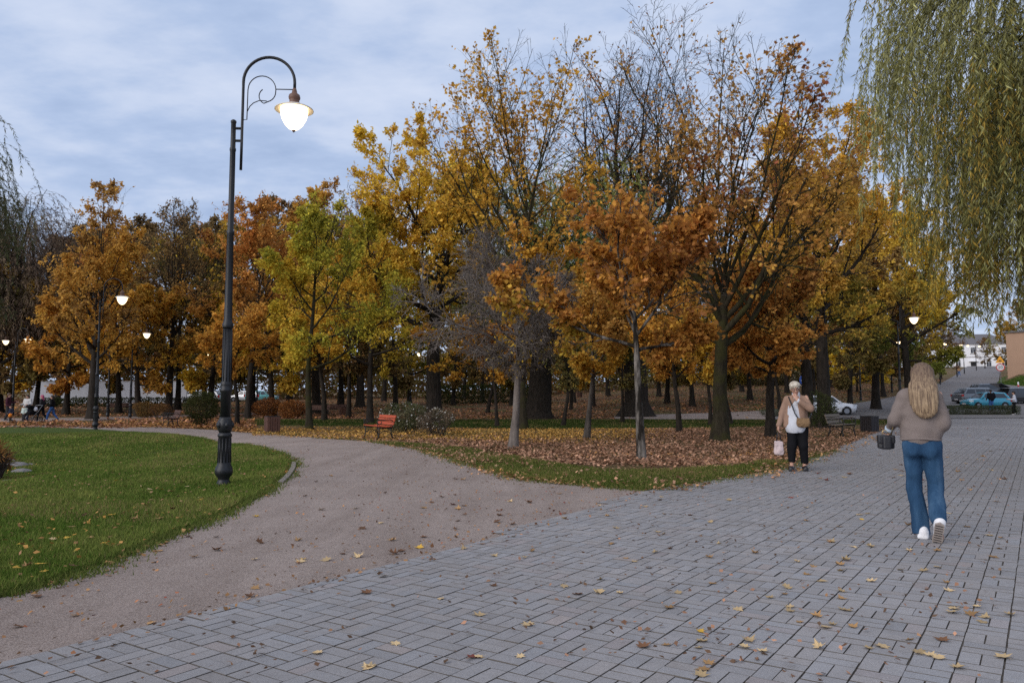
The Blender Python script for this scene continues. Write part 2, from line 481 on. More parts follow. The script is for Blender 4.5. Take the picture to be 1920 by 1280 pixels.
road = [G(1440, 787), G(1690, 786)] + [PX(1980, 56), PX(2300, 52), PX(2300, 86), PX(2000, 100), PX(1900, 108), PX(1868, 114), PX(1872, 125), PX(1874, 150), PX(1876, 232),
        PX(1815, 232), PX(1802, 190), PX(1790, 150), PX(1765, 118), PX(1722, 98), PX(1690, 87), PX(1650, 79)] + gp([(1600, 757.5), (1545, 763), (1500, 767), (1446, 769)])
sheet('road', densify(road, 0.02, 0.02, 9), 0.03, M['road'], far_k=0.0008)

# ------------------------------------------------------------------ brick paving
TH = math.radians(34.2)
e1 = np.array([math.sin(TH), math.cos(TH)]); e2 = np.array([math.cos(TH), -math.sin(TH)])
right_edge = gp([(1216, 920), (1300, 906), (1440, 884), (1520, 858), (1560, 845), (1640, 812), (1690, 796), (1712, 787)])
pave_poly = list(pave_edge) + right_edge[1:] + [PX(1712, 56.5), PX(2300, 52), (22, 12), (9, 1.0), (-3.0, 1.0)]
M['joint'] = simple('paving_joint', (0.125, 0.112, 0.10), 0.95, 0, 0.1, 0.5, 5)
sheet('paving_bed', densify([pave_poly[0]] + [(p[0] + .12, p[1] - .06) for p in pave_poly[1:]], 0.03, 0.0), 0.010, M['joint'])
U = 0.2
cor = np.array(pave_poly); a0, a1 = (cor @ e1).min(), (cor @ e1).max(); b0, b1 = (cor @ e2).min(), (cor @ e2).max()
I, J = np.meshgrid(np.arange(int(a0 / U) - 1, int(a1 / U) + 2), np.arange(int(b0 / U) - 1, int(b1 / U) + 2), indexing='ij')
I = I.ravel(); J = J.ravel()
par = (I + J) % 2
rngp = np.random.default_rng(4)
cx_, cy_, hx_, hy_ = [], [], [], []
for s in (-0.25, 0.25):
    # par 0: two bricks lying across the row, par 1: two bricks along it
    ca = (I + 0.5 + np.where(par == 0, s, 0)) * U; cb = (J + 0.5 + np.where(par == 1, s, 0)) * U
    cx_.append(ca); cy_.append(cb)
    hx_.append(np.where(par == 0, U / 4 - 0.0030, U / 2 - 0.0027)); hy_.append(np.where(par == 0, U / 2 - 0.0032, U / 4 - 0.0023))
ca, cb, ha, hb = map(np.concatenate, (cx_, cy_, hx_, hy_))
wob = (vnoise(np.c_[ca, cb, np.zeros_like(ca)], 0.35) - 0.5) * 0.05
cb = cb + 0.0
xy = ca[:, None] * e1 + cb[:, None] * e2
bxy = np.tile(((I + 0.5) * U)[:, None] * e1 + ((J + 0.5) * U)[:, None] * e2, (2, 1))
k = in_poly(pave_poly, bxy[:, 0], bxy[:, 1]) & (np.linalg.norm(xy, axis=1) > 1.2) & (np.abs(np.arctan2(xy[:, 0], xy[:, 1])) < 1.0)
ca, cb, ha, hb, xy = ca[k], cb[k], ha[k], hb[k], xy[k]
n = len(ca)
jt = rngp.normal(0, 0.0012, (n, 2)); rot = rngp.normal(0, 0.006, n)
hz = 0.0185 + rngp.normal(0, 0.0011, n)
tilt = rngp.normal(0, 0.0016, (n, 2))
bv = 0.0014
corners = []
for (sa, sb) in ((-1, -1), (1, -1), (1, 1), (-1, 1)):
    for ins, low in ((bv, 0.0), (0.0, 0.007)):
        la = sa * (ha - ins); lb = sb * (hb - ins)
        la2 = la - rot * lb + jt[:, 0]; lb2 = lb + rot * la + jt[:, 1]
        q = (ca + la2)[:, None] * e1 + (cb + lb2)[:, None] * e2
        z = terr(q[:, 0], q[:, 1]) + hz - low + tilt[:, 0] * la + tilt[:, 1] * lb
        corners.append(np.c_[q, z])
V = np.stack(corners, 1).reshape(-1, 3)      # order: top0,low0,top1,low1...
fb = np.array([[6, 4, 2, 0], [0, 2, 3, 1], [2, 4, 5, 3], [4, 6, 7, 5], [6, 0, 1, 7]])
Q = (np.arange(n)[:, None, None] * 8 + fb[None]).reshape(-1, 4)
ce = xy
big = vnoise(np.c_[ce, np.zeros(n)], 0.22); mid = vnoise(np.c_[ce, np.ones(n) * 7], 1.6)
val = 0.325 * (1 + rngp.normal(0, 0.04, n)) * (0.82 + 0.30 * big) * (0.92 + 0.16 * mid)
hue = rngp.normal(0, 1, n)
pale = sm((2.2 - (ce @ e2 + 2.9)) / 2.2) * 0.0
tc_ = np.c_[val * (1.0 + 0.015 * hue), val * (0.985), val * (1.0 - 0.015 * hue)]
wp = rngp.random(n) < 0.05
tc_[wp] *= np.array([1.03, 0.97, 0.95])
t = NT('paving_brick')
a = t.new('ShaderNodeAttribute'); a.attribute_name = 'tint'
n_a = t.noise(120, 8, 0.8); n_b = t.noise(1.1, 6, 0.65); n_c = t.noise(9, 6, 0.7)
c = t.mix(t.ramp(n_a, [(0.3, (0, 0, 0)), (0.7, (1, 1, 1))]), t.mix(1.0, a.outputs['Color'], (0.66, 0.65, 0.65), 'MULTIPLY'), t.mix(1.0, a.outputs['Color'], (1.3, 1.29, 1.3), 'MULTIPLY'))
c = t.mix(t.ramp(n_c, [(0.5, (0, 0, 0)), (0.75, (0.45, 0.45, 0.45))]), c, t.mix(0.5, c, (0.13, 0.105, 0.085)))
c = t.mix(t.ramp(n_b, [(0.5, (0, 0, 0)), (0.7, (0.4, 0.4, 0.4))]), c, t.mix(0.55, c, (0.14, 0.12, 0.10)))
M['brick'] = t.bsdf(c, 0.82, 0, 0.3, bump=n_a, bdist=0.004)
me = np_mesh('paving', V, Q, np.full(len(Q), 4), np.repeat(tc_, 8, axis=0))
me.polygons.foreach_set('use_smooth', np.zeros(len(me.polygons), bool))
me.materials.append(M['brick']); me.materials.append(M['joint'])
me.polygons.foreach_set('material_index', np.tile(np.array([0, 1, 1, 1, 1], np.int32), n))
tag(finish('paving', me, None), kind='structure')

# stone kerb round the tip of the lawn
mb = MB(); edge = gp([(514, 907), (525, 898), (534, 888), (540, 878), (542, 869)])
edge = [np.array(p) for p in edge]
for i in range(len(edge) - 1):
    a_, b_ = edge[i], edge[i + 1]; mid_ = (a_ + b_) / 2; L_ = np.linalg.norm(b_ - a_)
    nrm = np.array([(b_ - a_)[1], -(b_ - a_)[0]]) / L_
    mid_ = mid_ + nrm * 0.10
    mb.box((mid_[0], mid_[1], -0.005), (L_ * 0.97, 0.09, 0.10), rz=math.atan2((b_ - a_)[1], (b_ - a_)[0]), bev=0.012)
M['kerb'] = simple('kerb', (0.24, 0.21, 0.19), 0.9, 0, 0.2, 0.3, 14, 0.004)
tag(mb.build('kerb', M['kerb']), kind='structure')

# ------------------------------------------------------------------ grass
def scatter(poly, n, dmin=2, dmax=60, seed=1, power=1.0):
    """random ground points, denser close to the camera"""
    rng = np.random.default_rng(seed); poly = np.asarray(poly); out = []
    a = np.arctan2(poly[:, 0], poly[:, 1]); a0, a1 = max(a.min(), -0.62), min(a.max(), 0.62)
    got = 0
    while got < n:
        m = n * 3
        r = np.exp(rng.uniform(math.log(dmin), math.log(dmax), m)) if power == 1 else (dmin ** power + rng.random(m) * (dmax ** power - dmin ** power)) ** (1 / power)
        q = rng.uniform(a0, a1, m); x, y = r * np.sin(q), r * np.cos(q)
        k = in_poly(poly, x, y); out.append(np.c_[x, y][k]); got += k.sum()
        if len(out) > 60: break
    return np.concatenate(out)[:n]

def grass(name, poly, n, dmin, dmax, seed, h=(0.03, 0.075), z0=0.015, cols=None, mask=None, power=0.45):
    rng = np.random.default_rng(seed)
    p = scatter(poly, n, dmin, dmax, seed, power)
    if mask is not None: p = p[mask(p)]
    n = len(p); d = np.linalg.norm(p, axis=1)
    z = terr(p[:, 0], p[:, 1]) + z0
    patch = vnoise(np.c_[p, np.zeros(n)], 0.9); fine = vnoise(np.c_[p, np.ones(n) * 3], 5)
    hh = rng.uniform(*h, n) * (0.6 + 0.8 * patch)
    w = 0.0035 + 0.00045 * d
    az = rng.uniform(0, 2 * PI, n); ln = rng.uniform(0, 0.9, n) * hh; la = rng.uniform(0, 2 * PI, n)
    a = np.c_[p[:, 0] - np.cos(az) * w, p[:, 1] - np.sin(az) * w, z]; b = np.c_[p[:, 0] + np.cos(az) * w, p[:, 1] + np.sin(az) * w, z]
    c = np.c_[p[:, 0] + np.cos(la) * ln, p[:, 1] + np.sin(la) * ln, z + hh]
    V = np.stack([a, b, c], 1).reshape(-1, 3)
    mixv = np.clip(patch * 0.7 + fine * 0.5 - 0.25 + rng.normal(0, 0.18, n), 0, 1)[:, None]
    g1, g2 = cols or ((0.085, 0.15, 0.024), (0.31, 0.32, 0.09))
    col = np.array(g1) * (1 - mixv) + np.array(g2) * mixv
    col = col * rng.uniform(0.7, 1.25, (n, 1))
    dry = rng.random(n) < 0.04 + 0.22 * sm((vnoise(np.c_[p, np.ones(n) * 9], 0.6) - 0.55) / 0.2); col[dry] = np.array([0.27, 0.22, 0.09])
    me = np_mesh(name, V, np.arange(3 * n), np.full(n, 3), np.repeat(col, 3, axis=0))
    return tag(finish(name, me, M['blade']), kind='stuff')
VERGE = [(700, 829), (780, 841), (860, 863), (925, 885), (985, 900), (1080, 910), (1216, 921), (1330, 903), (1440, 885), (1490, 868), (1440, 866), (1380, 876), (1260, 884), (1150, 884), (1040, 872), (960, 856), (880, 842), (800, 834)]
BACKSTRIP = [(470, 797), (600, 799), (760, 801), (1000, 804), (1200, 803), (1440, 800), (1560, 797), (1660, 796), (1690, 788), (1440, 788), (1150, 787), (900, 788), (690, 787), (480, 787)]
lawn_near = np.array(lawn)
grass('lawn_grass', lawn_near, 190000, 4.2, 36, 11)
grass('verge_grass', np.array(gp(VERGE)), 42000, 10, 30, 12, cols=((0.06, 0.105, 0.018), (0.22, 0.215, 0.065)))
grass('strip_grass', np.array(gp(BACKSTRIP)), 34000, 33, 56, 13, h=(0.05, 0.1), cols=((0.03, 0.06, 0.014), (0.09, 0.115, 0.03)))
BANK = [PX(1868, 113.5), PX(1905, 107), PX(2000, 100), PX(2000, 140), PX(1876, 140)]
sheet('bank', densify(BANK, 0.02, 0.02, 31), 0.06, M['lawn'])
grass('bank_grass', np.array(BANK), 9000, 98, 140, 14, h=(0.1, 0.25), z0=0.06, cols=((0.05, 0.11, 0.02), (0.12, 0.17, 0.04)))

def edge_grass(name, edge, n, spread, seed, cols, h=(.02, .06)):
    rng = np.random.default_rng(seed); e = np.array(edge); seg = np.linalg.norm(np.diff(e, axis=0), axis=1)
    wgt = seg / np.maximum(3, np.linalg.norm(e[:-1], axis=1)) ; i = rng.choice(len(seg), n, p=wgt / wgt.sum()); f = rng.random((n, 1))
    p = e[i] * (1 - f) + e[i + 1] * f; nn = np.diff(e, axis=0)[i]; nn = np.c_[nn[:, 1], -nn[:, 0]] / seg[i][:, None]
    cl = vnoise(np.c_[p, np.zeros(n)], 1.4); p = p + nn * (rng.normal(0, spread, n) * (.3 + 1.6 * cl))[:, None]
    d = np.linalg.norm(p, axis=1); z = terr(p[:, 0], p[:, 1]) + .006; hh = rng.uniform(*h, n); w = .003 + .0004 * d; az = rng.uniform(0, 6.28, n); la = rng.uniform(0, 6.28, n); ln = rng.uniform(0, 1.2, n) * hh
    V = np.stack([np.c_[p[:, 0] - np.cos(az) * w, p[:, 1] - np.sin(az) * w, z], np.c_[p[:, 0] + np.cos(az) * w, p[:, 1] + np.sin(az) * w, z], np.c_[p[:, 0] + np.cos(la) * ln, p[:, 1] + np.sin(la) * ln, z + hh]], 1).reshape(-1, 3)
    m = rng.random((n, 1)); col = np.array(cols[0]) * (1 - m) + np.array(cols[1]) * m
    tag(finish(name, np_mesh(name, V, np.arange(3 * n), np.full(n, 3), np.repeat(col, 3, axis=0)), M['blade']), kind='stuff')
edge_grass('edge_grass', lawn_edge[1:13], 22000, .10, 51, ((0.06, 0.11, 0.018), (0.22, 0.23, 0.07)))
edge_grass('edge_grass', path_back[6:] + right_edge[1:5], 16000, .14, 52, ((0.06, 0.10, 0.018), (0.22, 0.20, 0.07)))
# ------------------------------------------------------------------ trees
def frame(d):
    ref = np.where(np.abs(d[..., 2:3]) < 0.9, np.array([0, 0, 1.0]), np.array([1.0, 0, 0]))
    u = unit(np.cross(d, ref)); return u, np.cross(d, u)

def grow(rng, P0, D0, L, R0, R1, nseg, wander, up):
    n = len(P0); pts = np.empty((n, nseg + 1, 3)); pts[:, 0] = P0; D = D0.copy()
    for k in range(nseg):
        D = D + rng.normal(0, wander, (n, 3)); D[:, 2] += up
        D = unit(D); pts[:, k + 1] = pts[:, k] + D * (L / nseg)[:, None]
    t = np.linspace(0, 1, nseg + 1)
    return pts, R0[:, None] * (1 - t) + R1[:, None] * t

def spawn(rng, pts, rad, L, m, tmin, ang, angj, ratio, rmul, E=None, lenj=0.25, tpow=1.0, keep=1.0):
    n, s1, _ = pts.shape; ns = s1 - 1
    t = tmin + (1 - tmin) * (((np.arange(m) + rng.random((n, m))) / m) ** tpow)
    t = np.minimum(t, 0.995)
    idx = np.minimum((t * ns).astype(int), ns - 1); f = t * ns - idx; ii = np.arange(n)[:, None]
    A, B = pts[ii, idx], pts[ii, idx + 1]; pos = A + (B - A) * f[..., None]; dr = unit(B - A)
    az = rng.uniform(0, 2 * PI, (n, 1)) + np.arange(m) * 2.4 + rng.normal(0, 0.5, (n, m))
    a = (ang + rng.normal(0, angj, (n, m))) * (1 - 0.45 * t ** 2)
    u, v = frame(dr)
    d = dr * np.cos(a)[..., None] + (u * np.cos(az)[..., None] + v * np.sin(az)[..., None]) * np.sin(a)[..., None]
    ln = L[:, None] * ratio * (1 - 0.55 * t) * np.clip(1 + rng.normal(0, lenj, (n, m)), 0.35, 1.9)
    r = (rad[ii, idx] * (1 - f) + rad[ii, idx + 1] * f) * rmul
    pos, d, ln, r = pos.reshape(-1, 3), d.reshape(-1, 3), ln.ravel(), r.ravel()
    if keep < 1:
        k = rng.random(len(ln)) < keep; pos, d, ln, r = pos[k], d[k], ln[k], r[k]
    if E is not None:
        e0 = E(pos); e1_ = E(pos + d * ln[:, None])
        ln = np.where(e1_ > 1, ln * np.clip((1 - e0) / (e1_ - e0 + 1e-6), 0.22, 1), ln)
    return pos, d, ln, r

def tubes(pts, rad, k):
    n, s, _ = pts.shape
    t = np.empty_like(pts); t[:, 1:-1] = pts[:, 2:] - pts[:, :-2]; t[:, 0] = pts[:, 1] - pts[:, 0]; t[:, -1] = pts[:, -1] - pts[:, -2]
    t = unit(t); ref = unit(np.cross(t[:, :1], np.where(np.abs(t[:, :1, 2:3]) < 0.8, np.array([0, 0, 1.0]), np.array([1.0, 0, 0]))))
    u = unit(ref - t * np.sum(ref * t, -1, keepdims=True)); v = np.cross(t, u)
    w = 2 * PI * np.arange(k) / k
    ring = u[:, :, None] * np.cos(w)[None, None, :, None] + v[:, :, None] * np.sin(w)[None, None, :, None]
    V = (pts[:, :, None] + ring * rad[:, :, None, None]).reshape(-1, 3)
    b = (np.arange(n)[:, None, None] * s + np.arange(s - 1)[None, :, None]) * k
    kk = np.arange(k)[None, None]; k2 = (np.arange(k) + 1) % k
    k2 = k2[None, None]
    Q = np.stack([b + kk, b + k2, b + k + k2, b + k + kk], -1).reshape(-1, 4)
    return V, Q

def join_tubes(parts):
    V, Q, o = [], [], 0
    for (p, r, k) in parts:
        a, b = tubes(p, r, k); V.append(a); Q.append(b + o); o += len(a)
    return np.concatenate(V), np.concatenate(Q)

SHAPES = {
    'maple': [(0, 0, 0), (.24, -.07, .02), (.2, .14, .02), (.52, .24, .10), (.3, .42, .05), (.36, .66, .07), (.15, .6, .0), (0, 1, .12), (-.15, .6, .0), (-.36, .66, .07), (-.3, .42, .05), (-.52, .24, .10), (-.2, .14, .02), (-.24, -.07, .02)],
    'oval': [(0, 0, 0), (.26, .3, .05), (.2, .7, .05), (0, 1, 0), (-.22, .65, .05), (-.24, .28, .05)],
    'kite': [(0, 0, 0), (.36, .42, .08), (0, 1, 0), (-.36, .42, .08)],
    'willow': [(0, 0, 0), (.075, .35, 0), (0, 1, 0), (-.075, .35, 0)],
}

def leaf_mesh(name, rng, pos, size, shape, col, droop=0.5, flat=0.6, outward=None):
    n = len(pos); T = np.array(SHAPES[shape], float); k = len(T)
    nrm = unit(rng.normal(0, 1, (n, 3)) * (1 - 0.35 * flat) + np.array([0, 0, 1.0]) * flat * 1.3)
    ax = rng.normal(0, 0.8, (n, 3)) + np.array([0, 0, -droop])
    if outward is not None: ax = ax + outward * 0.7
    ax = unit(ax - nrm * np.sum(ax * nrm, -1, keepdims=True)); sd = np.cross(ax, nrm)
    s = size * rng.uniform(0.65, 1.25, n)
    curl = rng.uniform(-0.6, 1.3, n)
    V = pos[:, None] + (sd[:, None] * T[None, :, :1] + ax[:, None] * T[None, :, 1:2] + nrm[:, None] * (T[None, :, 2:3] * curl[:, None, None])) * s[:, None, None]
    me = np_mesh(name, V.reshape(-1, 3), np.arange(n * k), np.full(n, k), np.repeat(col, k, axis=0))
    return me

def pal(rng, pos, colours, freq=0.45, jit=0.22, seed=0, rnd=0.35, val=0.25):
    c = np.array(colours, float); m = len(c)
    t = (1 - rnd) * (np.clip((vnoise(pos + seed * 17.3, freq) - 0.2) / 0.6, 0, 1)) + rnd * rng.random(len(pos))
    t = np.clip(t + rng.normal(0, jit * 0.3, len(pos)), 0, 0.999) * (m - 1)
    i = t.astype(int); f = (t - i)[:, None]
    out = c[i] * (1 - f) + c[np.minimum(i + 1, m - 1)] * f
    return out * np.clip(1 + rng.normal(0, val, (len(pos), 1)), 0.4, 1.8)

# leaf colours (reflectance)
YEL = (0.74, 0.475, 0.07); GOLD = (0.72, 0.43, 0.065); ORA = (0.64, 0.365, 0.085); RUST = (0.47, 0.25, 0.08); BRN = (0.33, 0.20, 0.095)
RED = (0.327, 0.112, 0.060); GRN = (0.23, 0.24, 0.045); OLV = (0.185, 0.180, 0.042); LIM = (0.56, 0.47, 0.065); DUL = (0.213, 0.158, 0.075); PEACH = (0.781, 0.405, 0.105)

def tree_meshes(name, seed, H, fork, r0, rx, zc, rz, ox=0.0, oy=0.0, lean=(0, 0), lead=0.85, limbs=14, m2=9, m3=6, m4=4,
                ang=(65, 25), up=(0.05, 0.04, 0.03), wander=0.09, leaves=20000, size=0.12, shape='kite', colours=(ORA, BRN), lowcol=None,
                dens=(1.0, 1.0), clump=0.7, cthr=0.30, tpow=1.0, limb_t=None, ry=None, droop=0.5, twig_r=0.0045, crooked=0.03, flare=0.5, rl=0.45, twiglen=0.5, flat=0.6, cseed=0, nx=0.5, wide=1.28, more=1.45, dpow=1.0, rk=0.022):
    rx = rx * wide; leaves = int(leaves * more)
    rng = np.random.default_rng(seed); ry = ry or rx
    ctr = np.array([ox, oy, zc]); rad3 = np.array([rx, ry, rz])
    def E(p):
        q = (p - ctr) / rad3; e = np.linalg.norm(q, axis=-1)
        return e / (1 - nx / 2 + nx * vnoise(unit(q) * 1.0 + seed, 1.6))
    ns = 12
    L0 = np.array([H * lead]); D0 = unit(np.array([[lean[0], lean[1], 1.0]]))
    pts, rad = grow(rng, np.zeros((1, 3)), D0, L0, np.array([r0]), np.array([r0 * 0.22]), ns, crooked, 0.03)
    tt = np.linspace(0, 1, ns + 1); zf = fork / (H * lead)
    rad = np.where(tt < zf, r0 * (1 - 0.25 * tt / max(zf, .01)), r0 * 0.75 * (1 - 0.8 * (tt - zf) / (1 - zf + 1e-6)) ** 1.0)[None]
    rad = np.maximum(rad, 0.012)
    # finer base so that the root flare shows
    base_t = np.array([-0.25, 0.0, 0.12, 0.3, 0.55]); 
    bp = np.array([pts[0, 0] + (pts[0, 1] - pts[0, 0]) * 0 + np.array([0, 0, b]) for b in base_t]); br = r0 * (1 + flare * np.exp(-np.maximum(base_t, 0) / (0.25 + r0 * 0.4)))
    keepi = [i for i in range(1, ns + 1) if pts[0, i, 2] > 0.8]
    bx = pts[0, keepi[0]]; 
    for b in range(len(bp)): bp[b, :2] = bx[:2] * max(0, base_t[b]) / bx[2]
    tp = np.concatenate([bp, pts[0, keepi]])[None]; tr = np.concatenate([br, rad[0, keepi]])[None]
    parts = [(tp, tr, 12)]
    # limbs
    lo, hi = limb_t or (zf, 0.98)
    t = lo + (hi - lo) * ((np.arange(limbs) + rng.random(limbs) * 0.8) / limbs) ** tpow
    idx = np.minimum((t * ns).astype(int), ns - 1); f = (t * ns - idx)[:, None]
    pos = pts[0, idx] * (1 - f) + pts[0, idx + 1] * f
    azm = rng.uniform(0, 6.28) + np.arange(limbs) * 2.4 + rng.normal(0, 0.3, limbs)
    q = (t - lo) / (hi - lo + 1e-6)
    inc = np.radians(ang[0] + (ang[1] - ang[0]) * q + rng.normal(0, 7, limbs))
    d = np.c_[np.sin(inc) * np.cos(azm), np.sin(inc) * np.sin(azm), np.cos(inc)]
    # distance to the crown's outline
    s = np.linspace(0.2, 1.6 * max(rx, rz) + 3, 40); e = np.stack([E(pos + d * k) for k in s], 1)
    out = np.where((e > 1) & (s[None] > 0.5), s[None], 1e9).min(1); out = np.minimum(out, s[-1])
    inside0 = E(pos) < 1
    lim = np.where(inside0, out, 0)
    # a limb that starts under the crown runs up into it
    for i_ in np.where(~inside0)[0]:
        ins = np.where(e[i_] < 1)[0]
        lim[i_] = s[ins[-1]] if len(ins) else 1.0
    L1 = np.clip(lim * rng.uniform(0.72, 1.0, limbs), 0.4, None)
    rr = np.minimum(np.interp(t, tt, rad[0]) * 0.62, 0.02 + rk * L1)
    p1, q1 = grow(rng, pos, d, L1, rr, np.full(limbs, 0.012), 9, wander, up[0]); parts.append((p1, q1, 7))
    a2 = math.radians(48)
    P2 = spawn(rng, p1, q1, L1, m2, 0.18, a2, 0.2, rl, 0.6, E)
    p2, q2 = grow(rng, P2[0], P2[1], P2[2], P2[3], np.full(len(P2[2]), 0.008), 6, wander * 1.1, up[1]); parts.append((p2, q2, 5))
    P3 = spawn(rng, p2, q2, P2[2], m3, 0.15, a2, 0.25, 0.52, 0.6, E)
    L3 = np.maximum(P3[2], 0.18)
    p3, q3 = grow(rng, P3[0], P3[1], L3, np.maximum(P3[3], twig_r * 1.2), np.full(len(L3), twig_r), 4, wander * 1.2, up[2]); parts.append((p3, q3, 4))
    allt = [p3, p2[:, 3:]]
    if m4:
        P4 = spawn(rng, p3, q3, L3, m4, 0.15, math.radians(45), 0.3, twiglen, 0.7, None)
        L4 = np.clip(P4[2], 0.12, 1.2)
        p4, q4 = grow(rng, P4[0], P4[1], L4, np.full(len(L4), twig_r), np.full(len(L4), twig_r * 0.5), 3, wander * 1.3, up[2]); parts.append((p4, q4, 3))
        allt = [p4, p3[:, 1:]]
    trunk_parts = parts
    V, Q = join_tubes(trunk_parts)
    tm = np_mesh(name + '_trunk', V, Q, np.full(len(Q), 4))
    tm.polygons.foreach_set('use_smooth', np.ones(len(tm.polygons), bool))
    cm = None
    if leaves:
        cand = []
        per = int(leaves * 2.6 / max(1, sum(len(a) for a in allt[:1]))) + 1
        for w_, a in zip((per, max(1, per // 3)), allt):
            ns_ = a.shape[1] - 1
            t = rng.random((len(a), w_)) ** 0.7; idx = np.minimum((t * ns_).astype(int), ns_ - 1); f = (t * ns_ - idx)[..., None]; ii = np.arange(len(a))[:, None]
            cand.append((a[ii, idx] * (1 - f) + a[ii, idx + 1] * f).reshape(-1, 3))
        p = np.concatenate(cand); rng.shuffle(p)
        p = p + rng.normal(0, 0.035 + size * 0.25, p.shape)
        zf_ = np.clip((p[:, 2] - (zc - rz)) / (2 * rz), 0, 1)
        pr = dens[0] + (dens[1] - dens[0]) * zf_ ** dpow
        cl_ = sm((vnoise(p + seed * 3.1, clump) - cthr) / 0.22)
        k = rng.random(len(p)) < pr * (0.06 + 0.94 * cl_)
        p = p[k][:leaves]; zf_ = zf_[k][:leaves]
        col = pal(rng, p, colours, seed=seed + cseed)
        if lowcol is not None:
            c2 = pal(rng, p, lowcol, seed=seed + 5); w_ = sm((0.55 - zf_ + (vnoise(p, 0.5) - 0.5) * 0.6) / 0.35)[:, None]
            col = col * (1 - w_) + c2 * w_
        outw = unit(p - ctr)
        cm = leaf_mesh(name + '_crown', rng, p, size, shape, col, droop, flat, outw)
        cm.materials.append(M['leaf'])
    return tm, cm

TREES = 'park trees'
def put_tree(meshes, loc, label, bark='bark_dark', rz=0.0, kind='autumn_tree', scale=1.0, group=None):
    r = empty(kind, loc, rz, label, 'tree', group)
    r.scale = scale if hasattr(scale, '__len__') else (scale,) * 3
    tm, cm = meshes
    if not tm.materials: tm.materials.append(M[bark])
    o = bpy.data.objects.new('trunk', tm); COL.objects.link(o); o.parent = r
    if cm:
        c = bpy.data.objects.new('crown', cm); COL.objects.link(c); c.parent = r
    return r

def base(px, py):
    x, y = G(px, py); return (x, y, float(terr(x, y)))

# -- the trees one can tell apart, front to back
put_tree(tree_meshes('bare_small', 11, 6.1, 2.0, 0.115, 2.6, 4.2, 1.95, ox=-0.55, lean=(0.10, 0), lead=0.62, limbs=18, m2=13, m3=9, m4=6, ang=(82, 40), up=(0.03, -0.015, -0.04), wander=0.16,
         leaves=900, size=0.10, shape='oval', colours=(BRN, DUL, GOLD), twig_r=0.0075, rl=0.6, twiglen=0.7, wide=1.0, more=1.0), base(962, 840), 'small bare grey tree with a dense tangle of fine twigs on a leaning pale trunk', 'bark_twig', kind='bare_tree')
put_tree(tree_meshes('maple_front', 23, 5.7, 2.4, 0.095, 2.7, 3.95, 1.75, wide=1.12, more=1.25, nx=.8, flare=.35, lean=(-0.02, 0), lead=0.8, limbs=15, m2=9, m3=6, m4=3, ang=(78, 25), leaves=17000, size=0.112, shape='maple',
         colours=(BRN, GOLD, ORA, RUST, GOLD), lowcol=(GOLD, ORA, LIM, GOLD), dens=(1, .4), cthr=.36, clump=1.1, droop=.8, crooked=0.02), base(1203, 862), 'orange maple on a straight pale scarred trunk, nearest the paving edge', 'bark_pale', kind='maple_tree')
put_tree(tree_meshes('tall_front', 37, 14.2, 3.3, 0.26, 4.0, 8.6, 6.0, wide=1.12, more=1.6, ox=0.5, lean=(0.0, 0), lead=0.42, limbs=17, m2=11, m3=7, m4=4, ang=(66, 14), up=(0.05, 0.045, 0.03), wander=0.10, limb_t=(.5, 1.0),
         leaves=15000, size=0.125, shape='maple', colours=(RED, RUST, ORA, BRN, RUST), lowcol=(ORA, GOLD, ORA, PEACH, GOLD), dens=(1.0, .0), dpow=.32, cthr=.33, droop=.9, rl=.5), base(1350, 828), 'tall tree with a thick mossy trunk and sparse red brown leaves on bare upper limbs', 'bark_moss', kind='maple_tree')
put_tree(tree_meshes('maple_bench', 41, 6.0, 2.3, 0.17, 2.3, 4.35, 1.9, lean=(0.02, 0), lead=0.6, limbs=13, m2=9, m3=6, m4=3, ang=(70, 30), leaves=13000, size=0.125, shape='maple', colours=(RUST, ORA, ORA, PEACH), cthr=.28, droop=.9), base(1445, 820), 'rust orange maple with a forked dark trunk left of the grey bench', 'bark_dark', kind='maple_tree')
put_tree(tree_meshes('maple_lean', 43, 5.3, 1.9, 0.1, 1.8, 3.9, 1.6, ox=.1, lean=(0.12, 0), lead=0.7, limbs=12, m2=8, m3=6, m4=3, ang=(75, 30), leaves=9000, size=0.12, shape='maple', colours=(GOLD, ORA, RUST), lowcol=(LIM, GOLD, ORA), cthr=.28, crooked=.05), base(1100, 823), 'slim leaning young maple in gold and orange between the bare tree and the pale trunk', 'bark_grey', kind='maple_tree')
put_tree(tree_meshes('tall_yellow', 53, 18.7, 5.0, 0.24, 4.3, 11.4, 7.6, ox=-0.5, lean=(0.0, 0), lead=0.62, limbs=20, m2=11, m3=7, m4=3, ang=(60, 14), up=(0.06, 0.05, 0.03), wander=.09, limb_t=(.4, 1.0),
         leaves=15000, size=0.16, shape='maple', colours=(GOLD, YEL, YEL, ORA), dens=(0.85, .06), dpow=.55, cthr=.40, droop=.8, rl=.48), base(978, 805), 'tall thin yellow tree with bare ascending top twigs behind the small bare tree', 'bark_moss', kind='maple_tree')
put_tree(tree_meshes('yellow_wide', 59, 18.0, 5.5, 0.5, 5.2, 11.3, 7.0, ox=-.3, wide=1.4, more=2.6, lead=0.7, limbs=18, m2=10, m3=6, m4=3, ang=(75, 25), leaves=24000, size=0.19, shape='oval', colours=(GOLD, ORA, YEL, GOLD), dens=(1, .85), cthr=.27), P(815, 48), 'broad golden yellow tree left of the tall thin yellow tree', 'bark_dark', kind='maple_tree')
put_tree(tree_meshes('lime_tree', 61, 11.0, 2.6, 0.15, 2.9, 6.3, 4.2, ox=1.3, lead=0.85, limbs=18, m2=9, m3=6, m4=3, ang=(80, 25), leaves=19000, size=0.14, shape='oval', colours=(GRN, LIM, YEL, LIM), dens=(1, .9), cthr=.28, droop=.7), base(580, 805), 'yellow green lime tree on a slim straight trunk beside the red brown bin', 'bark_moss', kind='lime_tree')
